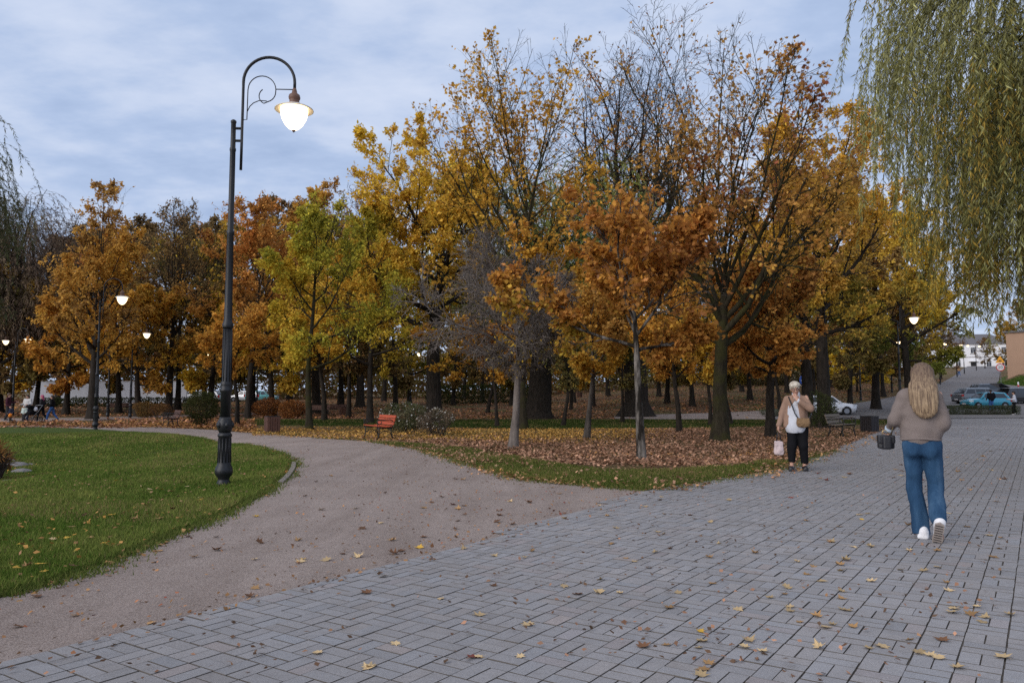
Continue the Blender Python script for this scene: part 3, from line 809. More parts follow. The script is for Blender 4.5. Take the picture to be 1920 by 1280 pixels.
put_tree(tree_meshes('lime_back', 67, 13.5, 2.9, 0.2, 3.5, 7.4, 5.2, lead=0.85, limbs=18, m2=9, m3=6, m4=3, ang=(80, 25), leaves=19000, size=0.17, shape='oval', colours=(GRN, LIM, YEL, GOLD), dens=(1, .9), cthr=.30, droop=.7), P(695, 45), 'lime tree turning yellow behind the rose bush and the red bench', 'bark_dark', kind='lime_tree')
put_tree(tree_meshes('yellow_low', 71, 5.2, 2.3, 0.09, 2.7, 3.9, 1.45, ox=-.9, lean=(-0.06, 0), lead=0.8, limbs=13, m2=8, m3=6, m4=3, ang=(85, 45), leaves=9000, size=0.14, shape='maple', colours=(LIM, YEL, GOLD), cthr=.30), base(932, 800), 'low spreading bright yellow young maple behind the rose bush', 'bark_dark', kind='maple_tree')
put_tree(tree_meshes('old_bare', 79, 33.5, 9.0, 0.95, 7.0, 21.0, 13.0, lean=(0.0, 0), ox=-.3, lead=0.40, limbs=15, m2=12, m3=8, m4=4, ang=(48, 6), up=(0.05, 0.05, 0.03), wander=.11, limb_t=(.55, 1.0), leaves=11000, size=0.21, shape='oval', colours=(RUST, ORA, BRN), dens=(.75, .02), dpow=.5, rk=.034, cthr=.42, twig_r=.011, flare=.7, rl=.5), P(1192, 59), 'old giant tree with bare thick limbs rising highest over the park and a flared trunk', 'bark_dark', kind='old_tree')
right_mass = dict(lead=0.7, m2=10, m3=6, m4=3, shape='oval')
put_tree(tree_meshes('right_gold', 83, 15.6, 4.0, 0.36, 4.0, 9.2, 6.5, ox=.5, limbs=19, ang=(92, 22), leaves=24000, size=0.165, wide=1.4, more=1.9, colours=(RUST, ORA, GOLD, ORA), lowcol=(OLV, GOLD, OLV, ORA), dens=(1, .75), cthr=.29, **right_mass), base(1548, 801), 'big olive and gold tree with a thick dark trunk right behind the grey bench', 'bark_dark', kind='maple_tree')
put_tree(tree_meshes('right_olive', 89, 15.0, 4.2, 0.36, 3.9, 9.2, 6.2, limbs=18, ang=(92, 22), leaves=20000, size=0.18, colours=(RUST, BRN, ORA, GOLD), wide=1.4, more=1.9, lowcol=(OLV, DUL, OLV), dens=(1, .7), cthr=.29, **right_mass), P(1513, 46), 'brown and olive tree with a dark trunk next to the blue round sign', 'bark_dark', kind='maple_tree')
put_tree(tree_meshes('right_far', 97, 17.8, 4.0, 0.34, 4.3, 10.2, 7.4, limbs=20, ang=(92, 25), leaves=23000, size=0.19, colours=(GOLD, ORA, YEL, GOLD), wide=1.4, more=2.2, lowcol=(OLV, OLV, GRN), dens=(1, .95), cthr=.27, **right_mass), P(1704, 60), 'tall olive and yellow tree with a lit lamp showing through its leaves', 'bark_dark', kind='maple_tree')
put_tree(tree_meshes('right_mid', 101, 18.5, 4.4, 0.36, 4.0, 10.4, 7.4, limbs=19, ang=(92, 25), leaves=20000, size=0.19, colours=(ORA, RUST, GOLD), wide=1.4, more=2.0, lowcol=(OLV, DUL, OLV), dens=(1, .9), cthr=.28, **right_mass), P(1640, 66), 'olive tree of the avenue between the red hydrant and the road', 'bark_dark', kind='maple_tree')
put_tree(tree_meshes('yellow_bright', 103, 5.6, 0.9, 0.13, 3.6, 3.1, 2.3, lead=.6, limbs=14, m2=8, m3=6, m4=3, ang=(85, 35), leaves=8000, size=0.26, shape='oval', colours=(GOLD, YEL, YEL), cthr=.22), P(1606, 94), 'small bright yellow tree glowing under the dark crowns behind the hydrant', 'bark_dark', kind='maple_tree')
put_tree(tree_meshes('left_orange', 107, 16.8, 3.6, 0.36, 3.0, 9.4, 7.4, ox=.3, wide=1.6, more=1.9, lead=.6, limbs=18, m2=9, m3=6, m4=3, ang=(62, 12), leaves=15000, size=0.21, shape='oval', colours=(BRN, ORA, ORA, GOLD), dens=(1, .6), cthr=.34), P(176, 54), 'tall orange tree behind the second lamp, one branch poking above its crown', 'bark_dark', scale=.93, kind='maple_tree')
put_tree(tree_meshes('left_bare', 109, 17.5, 4.0, 0.3, 3.4, 10.2, 7.2, wide=1.6, more=1.9, lead=.6, limbs=18, m2=11, m3=7, m4=4, ang=(58, 10), leaves=6500, size=0.19, shape='oval', colours=(BRN, DUL, RUST), lowcol=(OLV, GOLD, DUL), dens=(1, .3), cthr=.36, twig_r=.009), P(318, 62), 'nearly bare grey tree between the orange trees at left', 'bark_dark', kind='bare_tree')
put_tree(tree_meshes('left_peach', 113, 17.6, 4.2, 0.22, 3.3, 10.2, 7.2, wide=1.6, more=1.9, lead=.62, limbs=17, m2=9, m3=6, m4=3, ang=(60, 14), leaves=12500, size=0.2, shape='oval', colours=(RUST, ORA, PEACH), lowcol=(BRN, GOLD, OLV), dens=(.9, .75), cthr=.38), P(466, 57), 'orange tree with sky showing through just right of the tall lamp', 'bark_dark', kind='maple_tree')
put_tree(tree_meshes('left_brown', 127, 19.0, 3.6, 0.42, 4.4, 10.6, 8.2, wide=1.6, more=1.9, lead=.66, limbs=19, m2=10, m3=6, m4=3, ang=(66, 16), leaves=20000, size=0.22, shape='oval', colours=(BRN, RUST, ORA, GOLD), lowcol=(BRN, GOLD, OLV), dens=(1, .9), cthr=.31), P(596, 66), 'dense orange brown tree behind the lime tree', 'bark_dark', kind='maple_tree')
red_m = tree_meshes('left_red', 131, 24.5, 5.0, 0.45, 4.8, 14.6, 9.6, lead=.6, limbs=18, m2=10, m3=7, m4=4, ang=(55, 10), leaves=14000, size=0.23, shape='oval', colours=(RED, BRN, RUST), dens=(1, .35), cthr=.34, twig_r=.012)
put_tree(red_m, P(676, 82), 'tall dark red brown tree with a thinning top behind the yellow trees', 'bark_dark', kind='maple_tree')

# -- weeping willows
def willow_meshes(name, seed, H, r0, rx, zc, rz, strands, slen, lpm, size, colours, fork=3.0, limbs=15, zmin=2.2, ox=0, oy=0, twig_r=.006, ang=(55, 15), lead=.55):
    rng = np.random.default_rng(seed)
    ctr = np.array([ox, oy, zc]); rad3 = np.array([rx, rx, rz])
    E = lambda p: np.linalg.norm((p - ctr) / rad3, axis=-1)
    ns = 10
    pts, rad = grow(rng, np.zeros((1, 3)), np.array([[0, 0, 1.0]]), np.array([H * lead]), np.array([r0]), np.array([r0 * .4]), ns, .05, .05)
    tt = np.linspace(0, 1, ns + 1)
    bp = np.array([[0, 0, -.3], [0, 0, 0], [0, 0, .3], [0, 0, .7]]); br = r0 * np.array([1.5, 1.4, 1.15, 1.05])
    ki = [i for i in range(1, ns + 1) if pts[0, i, 2] > 1.0]
    parts = [(np.concatenate([bp, pts[0, ki]])[None], np.concatenate([br, rad[0, ki]])[None], 14)]
    t = np.linspace(fork / (H * lead), 1, limbs); f = np.minimum((t * ns).astype(int), ns - 1)
    pos = pts[0, f]; az = np.arange(limbs) * 2.4 + rng.normal(0, .3, limbs); inc = np.radians(ang[0] + (ang[1] - ang[0]) * np.linspace(0, 1, limbs))
    d = np.c_[np.sin(inc) * np.cos(az), np.sin(inc) * np.sin(az), np.cos(inc)]
    s = np.linspace(.5, 2 * rz + rx, 60); e = np.stack([E(pos + d * k) for k in s], 1)
    L1 = np.where(e < 1, s, 0).max(1) * rng.uniform(.8, 1.0, limbs) + .5
    p1, q1 = grow(rng, pos, d, L1, np.full(limbs, r0 * .32), np.full(limbs, .03), 9, .1, .02); parts.append((p1, q1, 7))
    P2 = spawn(rng, p1, q1, L1, 10, .25, .8, .25, .45, .5, None); p2, q2 = grow(rng, P2[0], P2[1], P2[2], P2[3], np.full(len(P2[2]), .014), 6, .12, -.03); parts.append((p2, q2, 5))
    per = max(1, strands // len(p2)); P3 = spawn(rng, p2, q2, P2[2], per, .2, .9, .3, .4, .4, None)
    zt = P3[0][:, 2]; L3 = np.minimum(rng.uniform(slen[0], slen[1], len(zt)), np.maximum(zt - zmin - rng.random(len(zt)) * 1.6, .5))
    D3 = unit(P3[1] * np.array([1, 1, .35])); nsg = 10
    p3, q3 = grow(rng, P3[0], D3, L3, np.full(len(L3), twig_r), np.full(len(L3), twig_r * .4), nsg, .07, -.42); parts.append((p3, q3, 3))
    V, Q = join_tubes(parts); tm = np_mesh(name + '_trunk', V, Q, np.full(len(Q), 4)); tm.polygons.foreach_set('use_smooth', np.ones(len(tm.polygons), bool))
    cm = strand_leaves(name, rng, p3, L3, lpm, size, colours, seed)
    return tm, cm

def strand_leaves(name, rng, p3, L3, lpm, size, colours, seed, tmin=.1):
    nsg = p3.shape[1] - 1
    cnt = np.maximum(2, (L3 * lpm).astype(int)); own = np.repeat(np.arange(len(L3)), cnt)
    t = tmin + (1 - tmin) * rng.random(len(own)); idx = np.minimum((t * nsg).astype(int), nsg - 1); f = (t * nsg - idx)[:, None]
    a, b = p3[own, idx], p3[own, idx + 1]; p = a + (b - a) * f; dr = unit(b - a)
    sidev = rng.normal(0, 1, p.shape); ax = unit(dr * 1.0 + unit(sidev - dr * np.sum(sidev * dr, -1, keepdims=True)) * rng.uniform(.25, .9, (len(p), 1)))
    nrm = rng.normal(0, 1, p.shape); nrm = unit(nrm - ax * np.sum(nrm * ax, -1, keepdims=True)); sd = np.cross(ax, nrm)
    s = size * rng.uniform(.6, 1.25, len(p)); T = np.array(SHAPES['willow'])
    bend = rng.uniform(-.15, .15, len(p))
    Vv = p[:, None] + (sd[:, None] * T[None, :, :1] + ax[:, None] * T[None, :, 1:2] + nrm[:, None] * (T[None, :, 1:2] ** 2 * bend[:, None, None])) * s[:, None, None]
    col = pal(rng, p, colours, freq=.5, seed=seed, rnd=.45)
    # colour follows the strand as well
    cs = rng.normal(0, .12, len(L3)); col = col * np.clip(1 + cs[own], .5, 1.6)[:, None]
    cm = np_mesh(name + '_crown', Vv.reshape(-1, 3), np.arange(len(p) * 4), np.full(len(p), 4), np.repeat(col, 4, axis=0)); cm.materials.append(M['leaf'])
    return cm
WGR = (0.37, 0.38, 0.12); WDK = (0.18, 0.20, 0.07); WYL = (0.62, 0.46, 0.08); WBR = (0.33, 0.245, 0.165); WSL = (0.45, 0.48, 0.27)
put_tree(willow_meshes('willow_centre', 201, 21.5, .95, 6.0, 13.5, 8.5, 1500, (5, 11), 9, .36, (WDK, OLV, WGR, (0.2, .18, .06)), zmin=3.0, twig_r=.008), P(1008, 55.5), 'huge weeping willow with a very thick trunk behind the yellow trees', 'bark_dark', kind='willow_tree')
put_tree(willow_meshes('willow_left', 203, 13.0, .4, 5.0, 7.8, 5.4, 3000, (3, 7.5), 10, .24, (WBR, (0.12, .09, .07), WBR, OLV), zmin=2.6, twig_r=.007), P(-5, 68), 'brown weeping willow at the left edge over the walking family', 'bark_dark', kind='willow_tree', scale=1.42)
put_tree(willow_meshes('willow_edge', 205, 12.0, .4, 3.6, 8.0, 4.3, 1700, (2.0, 4.2), 24, .17, ((.09, .11, .05), (.15, .17, .08), (.14, .11, .07)), zmin=6.2, twig_r=.005), P(-215, 28), 'dark green willow whose hanging tip enters at the upper left', 'bark_dark', kind='willow_tree')
# the near willow at the right: its trunk stands outside the frame, long strands hang in
rng = np.random.default_rng(301)
wx, wy = (2235 - CX) / F * 15.0, 15.0
tp, tr = grow(rng, np.array([[0, 0, -.2]]), np.array([[-.05, 0, 1.0]]), np.array([11.0]), np.array([.42]), np.array([.2]), 9, .05, .03)
parts = [(tp, tr, 12)]
nl = 28
fz = rng.uniform(6.0, 10.8, nl); pos = np.c_[np.interp(fz, tp[0, :, 2], tp[0, :, 0]), np.interp(fz, tp[0, :, 2], tp[0, :, 1]), fz]
az = np.linspace(0, 2 * PI, nl, endpoint=False) + rng.normal(0, .15, nl)
inc = np.radians(rng.uniform(30, 75, nl)); d = np.c_[np.sin(inc) * np.cos(az), np.sin(inc) * np.sin(az), np.cos(inc)]
L1 = rng.uniform(2.4, 4.5, nl)
p1, q1 = grow(rng, pos, d, L1, np.full(nl, .11), np.full(nl, .03), 9, .09, -.035); parts.append((p1, q1, 7))
P2 = spawn(rng, p1, q1, L1, 11, .3, .8, .25, .36, .5, None); p2, q2 = grow(rng, P2[0], P2[1], P2[2], P2[3], np.full(len(P2[2]), .01), 6, .12, -.06); parts.append((p2, q2, 5))
P3 = spawn(rng, p2, q2, P2[2], 5, .15, .9, .3, .4, .4, None)
rad_ = np.linalg.norm(P3[0][:, :2], axis=1)
xl_ = -P3[0][:, 0]      # the crown is lopsided: its strands get shorter towards the path
zlow = 2.2 + np.maximum(xl_ - 2.9, 0) * 1.95 + np.maximum(P3[0][:, 1], 0) * .38 + (vnoise(P3[0] * np.array([1, 1, 0]), 1.1) - .45) * 2.0
ok_ = P3[0][:, 2] > zlow + .35; P3 = tuple(a_[ok_] for a_ in P3); zlow = zlow[ok_]; rad_ = rad_[ok_]
L3 = np.clip(P3[0][:, 2] - zlow, .5, 8.0) * rng.uniform(.75, 1.0, len(rad_))
p3, q3 = grow(rng, P3[0], unit(P3[1] * np.array([1, 1, .3])), L3, np.full(len(L3), .0045), np.full(len(L3), .002), 12, .06, -.4); parts.append((p3, q3, 3))
V, Q = join_tubes(parts); tm = np_mesh('near_willow_trunk', V, Q, np.full(len(Q), 4)); tm.polygons.foreach_set('use_smooth', np.ones(len(tm.polygons), bool))
cm = strand_leaves('near_willow', rng, p3, L3, 31, .145, (WGR, WSL, WGR, WDK, WYL, WGR), 301)
put_tree((tm, cm), (wx, wy, float(terr(wx, wy))), 'near weeping willow whose long green strands hang in from the upper right', 'bark_moss', kind='willow_tree')

# -- shared kinds for the slim young trees and the far rows
KINDS = {
    'young': tree_meshes('young', 401, 5.6, 2.2, 0.11, 1.9, 4.1, 1.8, lean=(.05, 0), lead=.75, limbs=12, m2=7, m3=5, m4=3, ang=(75, 28), leaves=5500, size=.16, shape='oval', colours=(ORA, GOLD, RUST), cthr=.3, crooked=.07),
    'young_dull': tree_meshes('young_dull', 402, 5.2, 2.0, 0.10, 1.9, 3.8, 1.7, lean=(-.07, 0), lead=.7, limbs=12, m2=7, m3=5, m4=3, ang=(78, 30), leaves=4500, size=.16, shape='oval', colours=(OLV, DUL, GOLD), cthr=.32, crooked=.09),
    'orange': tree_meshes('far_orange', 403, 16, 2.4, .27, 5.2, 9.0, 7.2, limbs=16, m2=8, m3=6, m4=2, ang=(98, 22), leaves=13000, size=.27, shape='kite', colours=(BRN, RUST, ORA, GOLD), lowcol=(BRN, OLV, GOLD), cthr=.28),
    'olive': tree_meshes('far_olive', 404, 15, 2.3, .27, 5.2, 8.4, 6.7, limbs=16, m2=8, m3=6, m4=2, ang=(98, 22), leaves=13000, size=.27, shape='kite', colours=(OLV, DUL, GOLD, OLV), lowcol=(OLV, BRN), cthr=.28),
    'brown': tree_meshes('far_brown', 405, 17, 2.6, .27, 5.2, 9.6, 7.6, limbs=16, m2=9, m3=7, m4=3, ang=(90, 16), leaves=9000, size=.25, shape='kite', colours=(BRN, DUL, RUST), cthr=.32, twig_r=.012),
    'gold': tree_meshes('far_gold', 406, 9, 2.0, .25, 3.8, 5.3, 3.7, limbs=15, m2=8, m3=6, m4=2, ang=(98, 28), leaves=9000, size=.25, shape='kite', colours=(GOLD, YEL, ORA, OLV), cthr=.27),
}
SEEN = {}
def far(kind, px, d, label, rz=0.0, s=1.0, bark='bark_dark', nm='park_tree', group=TREES):
    if kind in SEEN:
        return copy_tree(SEEN[kind], P(px, d), rz, label, group, s if hasattr(s, '__len__') else (s, s, s))
    SEEN[kind] = put_tree(KINDS[kind], P(px, d), label, bark, rz, nm, s, group)
    return SEEN[kind]

FAR = [
 # slim young trees in the leaf-strewn middle ground
 ('young', 1272, 32.4, 'slim dark young tree with a curved trunk between the pale trunk and the mossy trunk', 0.3, 1.0),
 ('young_dull', 1055, 39.5, 'young tree with thin dark trunk in front of the thick willow trunk', 1.0, 1.0),
 ('young', 1330, 41.0, 'young tree standing close left behind the mossy trunk', 2.1, .95),
 ('young_dull', 1369, 42.5, 'young tree with crooked branches right behind the mossy trunk', 4.0, 1.0),
 ('young', 447, 43.0, 'slim pale trunked young tree right behind the tall lamp post', 2.2, 1.1),
 ('young_dull', 1166, 46.0, 'young tree just left of the flared old trunk', 0.2, 1.05),
 ('young', 610, 51.0, 'tree with a straight dark trunk in front of the far red benches', 1.2, 1.5),
 ('young_dull', 655, 58.0, 'grey trunked tree right of the far red benches', 0.5, 1.7),
 ('young', 1070, 70.0, 'thin tree behind the willow, near the small brown bin', 3.0, 1.3),
 ('young_dull', 914, 66.0, 'dark slanting tree left of the thick willow trunk', 2.5, 1.5),
 ('young', 1460, 62.0, 'young orange tree in the slope behind the rust orange maple', 0.9, 1.3),
 # the far rows, left to right
 ('olive', 20, 66, 'olive tree behind the man in the maroon jacket', 0.3, .8),
 ('gold', 70, 72, 'low yellow tree behind the woman with the pram', 1.3, 1.1),
 ('gold', 127, 64, 'golden tree with a dark trunk between the family and the second lamp', 2.6, 1.05),
 ('brown', 110, 95, 'thin brown tree far behind the walking family', 0.4, 1.25),
 ('orange', 225, 68, 'rusty tree behind the second lamp, right of the tall orange tree', 2.0, 1.0),
 ('gold', 262, 60, 'yellow olive tree beside the third lamp', 4.4, 1.1),
 ('olive', 335, 74, 'olive brown tree behind the dark shrub', 1.9, 1.1),
 ('brown', 385, 88, 'brown tree behind the pale parked cars at left', 3.2, 1.25),
 ('gold', 395, 66, 'orange tree just left of the tall lamp post', 0.8, 1.15),
 ('olive', 475, 78, 'dark tree behind the small clipped orange bushes', 5.0, 1.25),
 ('gold', 512, 62, 'pale yellow tree over the orange bushes', 3.9, 1.05),
 ('brown', 545, 80, 'brown tree behind the lime tree trunk', 1.1, 1.3),
 ('orange', 640, 84, 'rusty tree in the far row behind the red benches', 0.9, 1.3),
 ('olive', 742, 72, 'dark trunked tree in the row behind the rose bush', 2.3, 1.0),
 ('orange', 768, 94, 'far orange tree between the two dark trunks behind the rose bush', 3.7, 1.05),
 ('olive', 850, 90, 'olive tree far behind the low yellow maple', 0.2, .95),
 ('brown', 905, 105, 'brown tree on the far slope left of the willow', 2.9, 1.1),
 ('orange', 960, 86, 'orange tree behind the willow on its left side', 4.1, 1.0),
 ('olive', 1075, 88, 'olive tree behind the willow on its right side', 1.6, 1.0),
 ('gold', 1110, 76, 'gold tree between the willow and the flared old trunk', 0.1, 1.1),
 ('brown', 1140, 104, 'brown tree on the far slope left of the old giant', 2.2, 1.1),
 ('orange', 1250, 78, 'orange tree on the slope right of the flared old trunk', 5.4, 1.0),
 ('gold', 1235, 94, 'golden tree low on the slope behind the pale trunk', 2.7, 1.1),
 ('olive', 1297, 72, 'grey trunked olive tree between the pale and the mossy trunks', 3.3, .95),
 ('orange', 1405, 80, 'orange tree with a grey leaning trunk on the slope right of the mossy trunk', 1.4, 1.0),
 ('olive', 1390, 98, 'olive tree high on the slope behind the mossy trunk', 4.7, 1.0),
 ('brown', 1475, 92, 'brown tree on the slope above the older woman', 0.7, .95),
 ('olive', 1525, 76, 'dark olive tree behind the white car', 2.0, .95),
 ('gold', 1560, 104, 'yellow tree left of the small bright yellow one', 3.1, .9),
 ('olive', 1592, 62, 'olive tree between the thick bench tree and the hydrant', 5.2, .9),
 ('brown', 1655, 84, 'grey trunked avenue tree right of the hydrant', 1.8, .9),
 ('olive', 1700, 92, 'olive avenue tree left of the long haired woman', 4.2, .9),
 ('brown', 1722, 106, 'reddish avenue tree above the long haired woman', 2.4, .9),
 ('olive', 1733, 112, 'avenue tree with a thick trunk at the left road edge', 0.6, .8),
 ('brown', 1764, 135, 'dull reddish tree at the end of the avenue above the walker', 3.6, .62),
 ('brown', 1847, 205, 'thin bare tree in front of the white house', 5.1, .5),
 ('olive', 1893, 165, 'dark green tree behind the road signs', 2.8, .7),
 ('olive', 1925, 150, 'green tree over the tan building', 1.2, .9),
 ('brown', 180, 112, 'bare tree at the back behind the tall orange tree', 1.4, 1.5),
 ('brown', 280, 108, 'bare tree at the back left of the nearly bare grey tree', 2.4, 1.5),
 ('orange', 430, 112, 'orange tree at the back behind the tall lamp post', 3.4, 1.5),
 ('brown', 720, 110, 'brown tree at the back behind the lime trees', 4.4, 1.3),
 ('orange', 870, 124, 'orange tree at the back of the park centre', 5.4, 1.2),
 ('brown', 1010, 118, 'brown tree at the back behind the willow', 0.4, 1.2),
 ('brown', 1330, 116, 'brown tree at the back behind the mossy trunk', 1.9, 1.2),
 ('olive', 1450, 118, 'olive tree at the back above the slope', 2.9, 1.1),
 ('olive', 1620, 124, 'dark tree at the back behind the bright yellow one', 4.9, 1.0),
]
for (k, px, d, lab, rz, s) in FAR: far(k, px, d, lab, rz, s)

# -- the far wood behind the park, one mass
rng = np.random.default_rng(777)
n = 90000
a_ = rng.uniform(-.62, .47, n); d_ = rng.uniform(126, 150, n); x_ = np.sin(a_) * d_; y_ = np.cos(a_) * d_
top_ = 5 + 9 * vnoise(np.c_[x_, np.zeros(n), np.zeros(n)], .09) * (0.6 + .8 * vnoise(np.c_[x_, np.zeros(n), np.ones(n)], .35))
h_ = rng.random(n) ** .8 * top_; p_ = np.c_[x_, y_, terr(x_, y_) + h_ + .1]
k_ = vnoise(p_, .45) > .34; p_ = p_[k_]
wm_ = leaf_mesh('far_wood', rng, p_, .55, 'kite', pal(rng, p_, (DUL, OLV, BRN, OLV, RUST), freq=.12), .4, .4)
wm_.materials.append(M['leaf']); wo_ = bpy.data.objects.new('far_wood', wm_); COL.objects.link(wo_); tag(wo_, kind='stuff')
# ------------------------------------------------------------------ street lamps
t = NT('lamp_glass'); em = t.new('ShaderNodeEmission'); em.inputs['Color'].default_value = (1.0, 0.76, 0.46, 1); em.inputs['Strength'].default_value = 2.4
t.lk(em.outputs[0], t.out.inputs['Surface']); M['glow'] = t.m
M['reflector'] = simple('lamp_reflector', (0.75, 0.70, 0.62), 0.4, 0, 0.4, 0.05)
LAMP = 'street lamps in the park'
def arc(cx, cz, r, a0, a1, n): return [(cx + r * math.cos(math.radians(a0 + (a1 - a0) * i / n)), 0, cz + r * math.sin(math.radians(a0 + (a1 - a0) * i / n))) for i in range(n + 1)]
def make_lamp(loc, rz, label):
    r = empty('street_lamp', loc, rz, label, 'street lamp', LAMP)
    prof = [(.10, -.2), (.105, .0), (.105, .05), (.085, .09), (.085, .12), (.125, .17), (.137, .22), (.13, .27), (.105, .32), (.100, .36), (.093, .74), (.108, .755), (.108, .785), (.095, .80), (.085, .82)]
    mb = MB().lathe(prof, 24); 
    for k in range(12):
        w = 2 * PI * k / 12; mb.tube([(.099 * math.cos(w), .099 * math.sin(w), .36), (.094 * math.cos(w), .094 * math.sin(w), .73)], .009, 5)
    mb.build('base', M['iron'], r, True)
    mb = MB().lathe([(.085, .815), (.105, .85), (.118, .90), (.12, .94), (.11, .99), (.09, 1.02), (.086, 1.05)], 24)
    for k in range(6): mb.ball((.112 * math.cos(k * PI / 3), .112 * math.sin(k * PI / 3), .93), (.03, .03, .045), 8, 6)
    mb.build('ornament', M['iron'], r, True)
    prof = [(.08, 1.04), (.076, 1.42), (.096, 1.44), (.096, 1.48), (.08, 1.50), (.088, 1.54), (.088, 1.57), (.074, 1.60), (.070, 2.42)]
    mb = MB().lathe(prof, 20)
    for k in range(10):
        w = 2 * PI * k / 10; mb.tube([(.078 * math.cos(w), .078 * math.sin(w), 1.6), (.071 * math.cos(w), .071 * math.sin(w), 2.4)], .006, 5)
    mb.build('lower_shaft', M['iron'], r, True)
    prof = [(.078, 2.42), (.084, 2.44), (.084, 2.49), (.070, 2.52), (.062, 2.56), (.050, 3.88), (.058, 3.90), (.058, 3.95), (.046, 3.97), (.043, 5.22), (.05, 5.24), (.05, 5.27), (.04, 5.29), (.038, 5.68), (.045, 5.69), (.045, 5.72), (.02, 5.74)]
    MB().lathe(prof, 18).build('upper_shaft', M['iron'], r, True)
    MB().tube([(0, 0, 5.60), (.135, 0, 5.60)], .022, 8).build('clamp', M['iron'], r)
    MB().tube([(0, 0, 5.40), (.135, 0, 5.40)], .022, 8).build('clamp', M['iron'], r)
    pts = [(.135, 0, 4.93), (.137, 0, 5.4), (.14, 0, 6.28)] + arc(.552, 6.36, .412, 180, 0, 20)[0:] + [(.964, 0, 6.26)]
    arm = MB().tube(pts, [.022] * 3 + [.024] * 22, 10).build('arm', M['iron'], r, True)
    sc = [(.14, 0, 5.74), (.21, 0, 5.745), (.215, 0, 6.23)] + arc(.44, 6.24, .222, 178, 0, 14)
    sc += [(.66, 0, 6.20)] + arc(.50, 6.20, .16, 0, -75, 6)[1:] + arc(.525, 6.135, .13, -95, -235, 8)[1:]
    m = MB().tube(sc, .0085, 6).tube([(.215, 0, 5.88), (.25, 0, 5.96), (.31, 0, 6.02), (.40, 0, 6.06), (.52, 0, 6.055)], .0075, 6).tube([(.662, 0, 6.25), (.96, 0, 6.25)], .0085, 6)
    m.build('scroll', M['iron'], r, True)
    cx = .964
    MB().lathe([(.026, 6.27), (.04, 6.22), (.045, 6.19), (.085, 6.16), (.095, 6.12), (.088, 6.09), (.075, 6.07), (.09, 6.02), (.105, 5.985), (.12, 5.972)], 20, (cx, 0, 0)).build('lamp_cap', M['cap'], r, True)
    MB().lathe([(.11, 5.985), (.22, 5.968), (.30, 5.93), (.31, 5.912), (.303, 5.910), (.22, 5.945), (.11, 5.962)], 28, (cx, 0, 0)).build('shade', M['reflector'], r, True)
    g = MB().lathe([(.215, 5.938), (.222, 5.90), (.215, 5.84), (.19, 5.76), (.145, 5.68), (.085, 5.615), (.03, 5.585)], 24, (cx, 0, 0)).build('globe', M['glow'], r, True)
    MB().lathe([(.03, 5.59), (.028, 5.572), (.012, 5.56), (.004, 5.548)], 12, (cx, 0, 0)).build('finial', M['cap'], g, True)
    return r
lamp0 = make_lamp(base(419, 911), math.radians(3), 'tall black lamp on the lawn edge, largest of the lit lamps'); lamp0.scale = (1, 1, 1.022)
# the lamps show their arms to the side in the photograph
LAMPS = [(183, 35.3, 4, 'lit black lamp at the gravel path bend, second nearest'), (247, 55.0, 2, 'lit lamp behind the second lamp, in front of the pale wall'), (205, 57.0, 0, 'lit lamp whose light shows left of the third lamp head'),
 (27, 61.0, 0, 'lit lamp shining over the walking family'), (-14, 63.0, 0, 'lit lamp head at the very left edge of the park'),
 (372, 92.0, 0, 'small far lamp just left of the tall lamp post'), (483, 86.0, 0, 'small far lamp right of the tall lamp post'), (770, 90.0, 0, 'small far lamp behind the yellow trees'),
 (1686, 44.5, 0, 'lit lamp glowing through the leaves above the long haired woman'), (1612, 77.0, 0, 'lamp post left of the red hydrant, its light hidden in the leaves'), (1671, 92.0, 0, 'lamp post right of the red hydrant with a small light'),
 (1733, 100.0, 0, 'bright small lamp right over the blonde hair'), (1762, 112.0, 0, 'lit lamp at the left side of the road, next beyond the bright small one'), (1794, 142.0, 0, 'far lit lamp above the walker on the road'), (1808, 160.0, 0, 'far lit lamp in front of the white house at its left end'), (1831, 185.0, 0, 'far lit lamp in front of the white house door')]
for px, d, rz, lab in LAMPS: copy_tree(lamp0, P(px, d), math.radians(rz), lab, LAMP)

